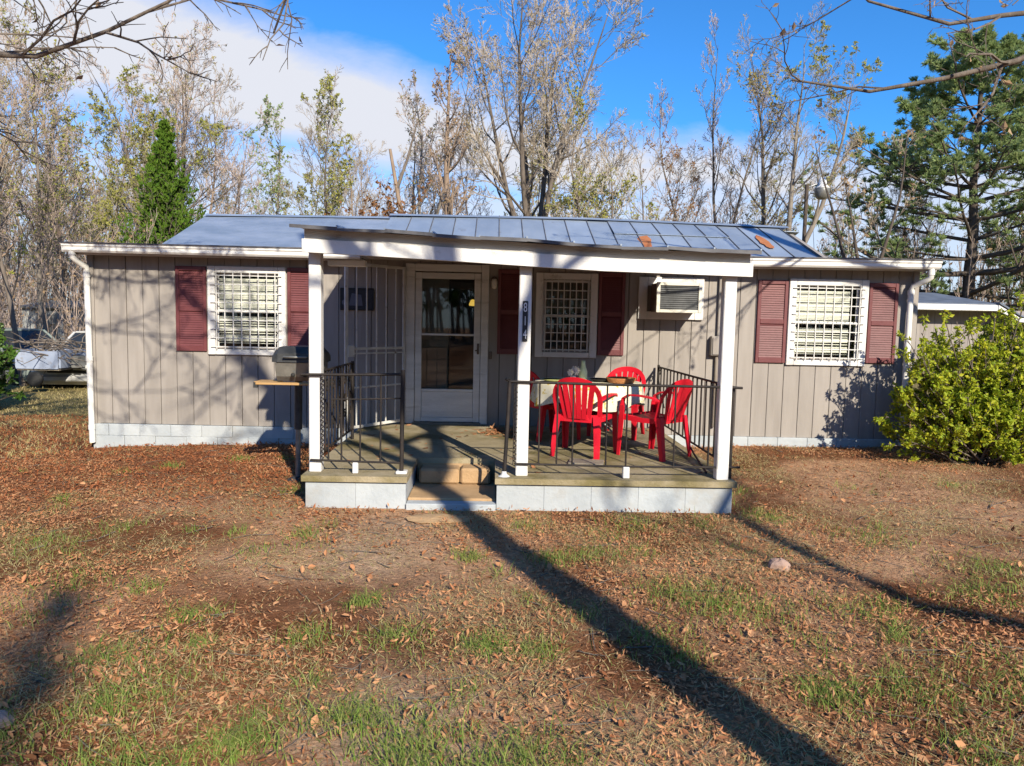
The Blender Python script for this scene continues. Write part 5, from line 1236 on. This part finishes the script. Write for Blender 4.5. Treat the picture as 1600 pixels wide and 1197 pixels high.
x, y = spot(172, 19.5); car('parked_car', 'white parked car half hidden behind the left corner of the house', x, y, R(6), M_carwhite)
x, y = spot(30, 19.5); car('parked_car', 'grey-green parked car behind the dark evergreen bush', x, y, R(62), M_cargreen)
x, y = spot(92, 17.2)
tl_ = thing('utility_trailer', 'small pale blue utility trailer loaded with brush at the far left', 'trailer', (x, y, gz(x, y)))
for s, nm in ((-1, 'side_panel'), (1, 'side_panel')): MB().box(x - .5, x + .42, y + s * .55 - .02, y + s * .55 + .02, .34, .74, .006).build(nm, M_blue, tl_)
for xx in (x - .52, x + .44): MB().box(xx - .02, xx + .02, y - .53, y + .53, .36, .76, .006).build('end_panel', M_blue, tl_)
MB().box(x - .5, x + .42, y - .53, y + .53, .31, .335).build('floor', M_wood, tl_)
for s in (-1, 1): MB().lathe([(.0, -.05), (.14, -.05), (.17, -.03), (.17, .03), (.14, .05), (.0, .05)], (x - .03, y + s * .66, .12), 16, 'y').build('wheel', M_rubber, tl_)
MB().tube([(x + .44, y, .32), (x + .9, y, .30), (x + 1.3, y, .30)], .03, 6).build('drawbar', M_steel, tl_)
MB().box(x + .50, x + .66, y - .2, y + .2, .35, .62, .01).build('tool_box', M_steel, tl_)
rg = np.random.default_rng(5); N = 130
P, Rr, L = grow(np.stack([x - .05 + rg.uniform(-.75, .7, N), y + rg.uniform(-.6, .6, N), rg.uniform(.55, .95, N)], 1), rg.normal(size=(N, 3)) * np.array([1, 1, .25]), rg.uniform(.3, .8, N), np.full(N, .014), 4, rg, 0, .2, .4)
fv, fq = tubes([(P, Rr, 4)])
bo_ = link(bpy.data.objects.new('brush_pile', np_mesh('brush_pile', fv, fq, [M_bark]))); props(bo_, 'pile of cut brown branches heaped on the pale blue trailer', 'brush pile', kind='stuff')
x, y = spot(112, 26)
sh = thing('garden_shed', 'small grey board shed among the trees behind the white car', 'shed', (x, y, gz(x, y)))
for k in range(7): MB().box(x - .85 + k * .245, x - .85 + k * .245 + .235, y - 1.0, y - .96, -.1, 1.75 - .0 * k).build('wall_board', M_shed, sh)
MB().box(x - .85, x + .86, y - .95, y + .9, -.1, 1.72).build('wall', M_shed, sh)
MB().prism([(y - 1.15, 1.70), (y + 1.0, 1.95), (y + 1.0, 2.0), (y - 1.15, 1.75)], x - .95, x + .95, 'x').build('roof', M_steel, sh)
MB().box(x - .35, x + .30, y - 1.02, y - 1.001, -.08, 1.5, .004).build('door', M_steel, sh)

# ------------------------------------------------------------------ neighbouring house, right
nh = thing('neighbour_house', 'low brown house with white eaves beyond the golden bush', 'house', (16.5, 15.5, 0))
for k in range(24): MB().box(12.3 + k * .30, 12.3 + k * .30 + .29, 15.30, 15.34, .1, 2.3).build('wall_board', M_nwall, nh)
MB().box(12.3, 19.5, 15.345, 21.0, .0, 2.3).build('wall', M_nwall, nh)
MB().prism([(14.55, 2.50), (18.2, 3.0), (21.9, 2.50), (21.9, 2.44), (18.2, 2.94), (14.55, 2.44)], 11.9, 16.65, 'x').build('roof', M_nroof, nh)
MB().box(11.9, 16.62, 14.50, 14.545, 2.27, 2.46).build('fascia', M_white, nh)
MB().prism([(16.62, 2.47), (17.35, 2.06), (17.35, 1.92), (16.62, 2.29)], 14.47, 14.54, 'y').build('rake_board', M_white, nh)
MB().prism([(16.62, 2.50), (17.4, 2.09), (20.5, 1.95), (20.5, 2.0), (17.4, 2.14), (16.62, 2.56)], 14.42, 21.5, 'y').build('lean_to_roof', M_nroof, nh)
MB().prism([(17.36, 2.06), (20.4, 1.92), (20.4, 1.80), (17.36, 1.92)], 14.48, 14.54, 'y').build('fascia', M_white, nh)
MB().box(12.0, 16.6, 14.56, 15.29, 2.26, 2.29).build('soffit', M_white2, nh)
wf = MB(); wf.box(16.75, 17.55, 15.24, 15.295, 1.22, 1.30); wf.box(16.75, 17.55, 15.24, 15.295, 1.78, 1.84); wf.box(16.75, 16.81, 15.24, 15.295, 1.30, 1.78); wf.box(17.49, 17.55, 15.24, 15.295, 1.30, 1.78); wf = wf.build('window', M_brown, nh)
MB().add([(16.81, 15.28, 1.30), (17.49, 15.28, 1.30), (17.49, 15.28, 1.78), (16.81, 15.28, 1.78)], [(0, 1, 2, 3)]).build('pane', M_carglass, wf)

# ------------------------------------------------------------------ yard cover
rg = np.random.default_rng(2024)
def wedge(n, d0, d1, mx=.5, pw=1.0):
    d = d0 + (d1 - d0) * rg.random(n) ** pw; X = (rg.random(n) * 2 - 1) * (.72 * d + mx) + .0244 * d; return X, d - 9.7
def onporch(x, y, m=.0): return (x > -1.67 - m) & (x < 2.17 + m) & (y > -3.31 - m) & (y < 0)
def offhouse(x, y): return ~((x > -5.2) & (x < 5.55) & (y > -.04))
# fallen leaves
def litter(name, n, d0, d1, dens, size, m, label, pw=1.0, asp=.36):
    X, Y = wedge(n, d0, d1, .6, pw); k = (rg.random(n) < dens(X, Y)) & ~onporch(X, Y) & offhouse(X, Y); X, Y = X[k], Y[k]
    Z = ghill(X, Y) + rg.random(len(X)) ** 2 * .035 + .002
    lv, lq = leaves(np.stack([X, Y, Z], 1), size, rg, asp, flat=.5)
    o = link(bpy.data.objects.new(name, np_mesh(name, lv, lq, [m]))); return props(o, label, 'leaves', kind='stuff')
pathm = lambda X, Y: np.exp(-((X + .62 + .25 * np.sin(Y * 1.1)) / .42) ** 2)
redm = lambda X, Y: sm(-3.9, -1.8, Y + (vnoise(X, Y, .7, 21, 3) - .5) * 2.0) * (1 - sm(-1.3, -.8, X))
litter('fallen_leaves', 190000, 2.4, 12.5, lambda X, Y: (.10 + 1.0 * sm(.44, .56, vnoise(X, Y, .8, 41, 3))) * (1 - .8 * pathm(X, Y)), .029, M_litter, 'brown fallen leaves scattered over the front yard', .85)
litter('leaf_crumbs', 90000, 2.4, 12.0, lambda X, Y: (.25 + .8 * sm(.35, .6, vnoise(X, Y, 1.3, 43, 3))) * (1 - .5 * pathm(X, Y)), .015, M_crumb, 'fine broken leaf crumbs and chaff between the fallen leaves', .9)
litter('russet_leaves', 90000, 5.2, 12.5, lambda X, Y: redm(X, Y) * .95 + .06, .040, M_litterred, 'deep russet leaf drift along the left front wall')
# bigger curled leaves near the viewer
X, Y = wedge(1500, 2.5, 7.5, .3); k = ~onporch(X, Y) & (rg.random(1500) < (.25 + .75 * sm(.45, .6, vnoise(X, Y, .9, 47, 2)))); X, Y = X[k], Y[k]
n_ = len(X); c = np.stack([X, Y, ghill(X, Y) + .012], 1); d = unit(np.stack([rg.normal(size=n_), rg.normal(size=n_), rg.normal(size=n_) * .35], 1)); q = unit(np.cross(d, np.array([0, 0, 1.0]) + rg.normal(size=(n_, 3)) * .35)); nr = np.cross(q, d)
s = rg.uniform(.03, .06, n_)[:, None]; prof = [(0, 0, 0), (.25, .26, .10), (.25, -.26, .10), (.6, .30, .13), (.6, -.30, .13), (1, 0, .06), (.3, 0, 0), (.62, 0, .015)]
lv = np.stack([c + d * s * a + q * s * b_ + nr * s * e_ for a, b_, e_ in prof], 1).reshape(-1, 3)
fq = np.array([(0, 6, 1, 1), ]) ; quads = np.array([(6, 7, 3, 1), (6, 2, 4, 7)]); tris = np.array([(0, 6, 1), (0, 2, 6), (7, 5, 3), (7, 4, 5)])
off = (np.arange(n_) * 8)[:, None, None]
o = link(bpy.data.objects.new('curled_leaves', np_mesh('curled_leaves', lv, (quads[None] + off).reshape(-1, 4), [M_litter], tris=(tris[None] + off).reshape(-1, 3)))); props(o, 'large curled dead leaves lying in the near yard', 'leaves', kind='stuff')
# grass blades
def blades(name, X, Y, h, w, m, label, bend=.5, cat='grass', up_=1.0):
    N = len(X); Z = ghill(X, Y) - .004; b0 = np.stack([X, Y, Z], 1)
    a = rg.uniform(0, 6.283, N); side = np.stack([np.cos(a), np.sin(a), np.zeros(N)], 1) * (w * rg.uniform(.6, 1.3, N))[:, None]
    lean = np.stack([rg.normal(size=N), rg.normal(size=N), np.zeros(N)], 1) * bend
    hh = (h * rg.uniform(.5, 1.3, N))[:, None]; mid = b0 + (np.array([0, 0, up_]) + lean * .35) * hh * .55; tip = b0 + (np.array([0, 0, up_]) + lean * 1.1) * hh
    V = np.stack([b0 - side, b0 + side, mid + side * .7, mid - side * .7, tip], 1).reshape(-1, 3); off = np.arange(N) * 5
    Q = np.stack([off, off + 1, off + 2, off + 3], 1); T = np.stack([off + 3, off + 2, off + 4], 1)
    o = link(bpy.data.objects.new(name, np_mesh(name, V, Q, [m], tris=T))); return props(o, label, cat, kind='stuff')
n = 150000; X, Y = wedge(n, 2.4, 11, .5, .8); k = (rg.random(n) < (.10 + .95 * sm(.47, .60, vnoise(X, Y, 1.1, 53, 3))) * (1 - .7 * pathm(X, Y)) * (1 - .75 * redm(X, Y))) & ~onporch(X, Y, .02) & offhouse(X, Y); X, Y = X[k], Y[k]
blades('dry_grass', X, Y, np.full(len(X), .055), .0024, M_straw, 'thin dry straw-coloured grass across the front yard', 1.5, up_=.55)
n = 90000; X, Y = wedge(n, 2.4, 11, .5, .8); k = (rg.random(n) < (.25 + .8 * sm(.40, .60, vnoise(X, Y, .9, 71, 3))) * (1 - .6 * pathm(X, Y))) & ~onporch(X, Y, .02) & offhouse(X, Y); X, Y = X[k], Y[k]
blades('pine_straw', X, Y, np.full(len(X), .080), .0026, M_pstraw, 'matted reddish pine straw over the front yard', 1.6, 'pine straw', up_=.14)
# tufts of green grass, at the places the yard shows them and scattered
T = [(-.98, -6.9, .16, 420), (-.55, -6.75, .15, 300), (-1.7, -5.55, .14, 180), (-.95, -5.9, .12, 160), (-.3, -7.05, .2, 420), (-.1, -7.35, .2, 420), (-.02, -6.05, .12, 240), (.25, -6.1, .1, 160), (-1.35, -7.1, .2, 420), (-1.0, -7.35, .15, 260), (-.55, -7.35, .16, 300), (-1.6, -6.6, .2, 300), (-2.0, -6.9, .25, 380), (-1.9, -6.1, .2, 240),
     (.75, -4.6, .15, 140), (.45, -4.7, .15, 140), (-.15, -4.6, .1, 120), (1.25, -5.5, .28, 320), (1.5, -5.6, .25, 260), (1.1, -5.3, .2, 200), (2.1, -5.6, .2, 180), (1.9, -6.5, .2, 300), (1.55, -6.55, .14, 240), (2.4, -6.4, .3, 320), (2.0, -7.0, .2, 260), (.2, -7.1, .18, 320), (.55, -7.4, .18, 280), (-.75, -5.4, .1, 160), (-2.9, -1.2, .1, 140), (-3.6, -1.5, .12, 90), (2.3, -3.6, .18, 200), (2.9, -4.1, .3, 220), (3.4, -4.9, .3, 260), (.3, -3.75, .15, 100), (1.2, -3.8, .25, 160), (3.0, -5.4, .3, 240), (-2.6, -5.2, .3, 200), (-3.2, -4.4, .3, 180), (-.5, -5.9, .16, 160), (.9, -6.0, .2, 180), (-1.45, -4.1, .1, 90)]
rt_ = np.random.default_rng(8)
for _ in range(75):
    d = rt_.uniform(2.5, 8.5); T.append(((rt_.random() * 2 - 1) * .72 * d, d - 9.7, rt_.uniform(.05, .2), int(rt_.uniform(15, 90))))
gX, gY = [], []
for tx, ty, tr2, tn in T:
    tn = int(tn * 1.15); gX.append(tx + rt_.normal(size=tn) * tr2 * .62); gY.append(ty + rt_.normal(size=tn) * tr2 * .62)
gX, gY = np.concatenate(gX), np.concatenate(gY); k = ~onporch(gX, gY, .04) & offhouse(gX, gY) & ((gX < -.3 - 0) | (gX > -.3)); gX, gY = gX[k], gY[k]
blades('green_grass', gX, gY, np.full(len(gX), .068), .0026, M_grass, 'tufts of fresh green grass dotted over the front yard', .8)
n = 26000; X = rg.uniform(-15, -5.3, n); Y = rg.uniform(-1.0, 9, n); k = rg.random(n) < .25 + .75 * sm(.4, .6, vnoise(X, Y, .6, 61, 3)); X, Y = X[k], Y[k]
blades('lawn_grass', X, Y, np.full(len(X), .06), .006, M_straw, 'dry yellowish lawn beyond the left corner of the house', 1.0)
# twigs fallen in the yard
N = 420; X, Y = wedge(N, 2.6, 9.5, .3); k = ~onporch(X, Y, .05) & offhouse(X, Y); X, Y = X[k], Y[k]; N = len(X)
P, Rr, L = grow(np.stack([X, Y, ghill(X, Y) + .012], 1), np.stack([rg.normal(size=N), rg.normal(size=N), np.zeros(N)], 1), rg.uniform(.06, .35, N), rg.uniform(.002, .005, N), 5, rg, 0, .1, .5)
P[:, :, 2] = ghill(P[:, :, 0].ravel(), P[:, :, 1].ravel()).reshape(P.shape[:2]) + .014
fv, fq = tubes([(P, Rr, 4)]); o = link(bpy.data.objects.new('fallen_twigs', np_mesh('fallen_twigs', fv, fq, [M_bark]))); props(o, 'small grey twigs lying among the leaves', 'twigs', kind='stuff')
# leaves on the porch
N = 260; X = np.concatenate([.10 + rg.normal(size=170) * .14, rg.uniform(-1.5, 2.0, 90)]); Y = np.concatenate([-.62 + rg.normal(size=170) * .18, rg.uniform(-3.0, -.2, 90)])
k = (X > -1.6) & (X < 2.1) & (Y < -.12) & ~((X > -.8) & (X < .08) & (Y < -2.3)); X, Y = X[k], Y[k]
lv, lq = leaves(np.stack([X, Y, np.full(len(X), FZ + .006)], 1), .07, rg, .6, flat=.8); lv[:, 2] = np.maximum(lv[:, 2], FZ + .002)
o = link(bpy.data.objects.new('porch_leaves', np_mesh('porch_leaves', lv, lq, [M_litter]))); props(o, 'dead leaves blown onto the porch floor', 'leaves', kind='stuff')
# stones
def rock(name, x, y, rx, ry, rz, seed, label, m=M_rock):
    r = np.random.default_rng(seed); b = MB(); nu, nv = 12, 8; vs = []
    for j in range(nv + 1):
        for i in range(nu):
            a, e = 2 * math.pi * i / nu, -math.pi / 2 + math.pi * j / nv; f = 1 + .28 * (vnoise(np.array([math.cos(a) * 1.5 + 5]), np.array([math.sin(a) * 1.5 + e]), 1.2, seed, 2)[0] - .5) * 2
            vs.append((x + rx * f * math.cos(e) * math.cos(a), y + ry * f * math.cos(e) * math.sin(a), gz(x, y) + rz * .35 + rz * f * math.sin(e)))
    b.add(vs, [(j * nu + i, j * nu + (i + 1) % nu, (j + 1) * nu + (i + 1) % nu, (j + 1) * nu + i) for j in range(nv) for i in range(nu)]); return props(b.build(name, m), label, 'rock')
rock('rock', 1.96, -4.85, .075, .06, .055, 3, 'pinkish rock in the yard right of the trunk shadow')
rock('rock', -2.05, -6.75, .09, .07, .04, 5, 'flat reddish stone in the grass at the lower left')
rock('stepping_stone', -.42, -3.62, .30, .14, .022, 6, 'flat tan stepping stone just before the porch steps', M_step)
print('boards', bi, 'panels', NPAN)

print('tris', sum(sum(len(p.vertices) - 2 for p in m.polygons) if len(m.polygons) < 5000 else len(m.loops) - 2 * len(m.polygons) for m in bpy.data.meshes))
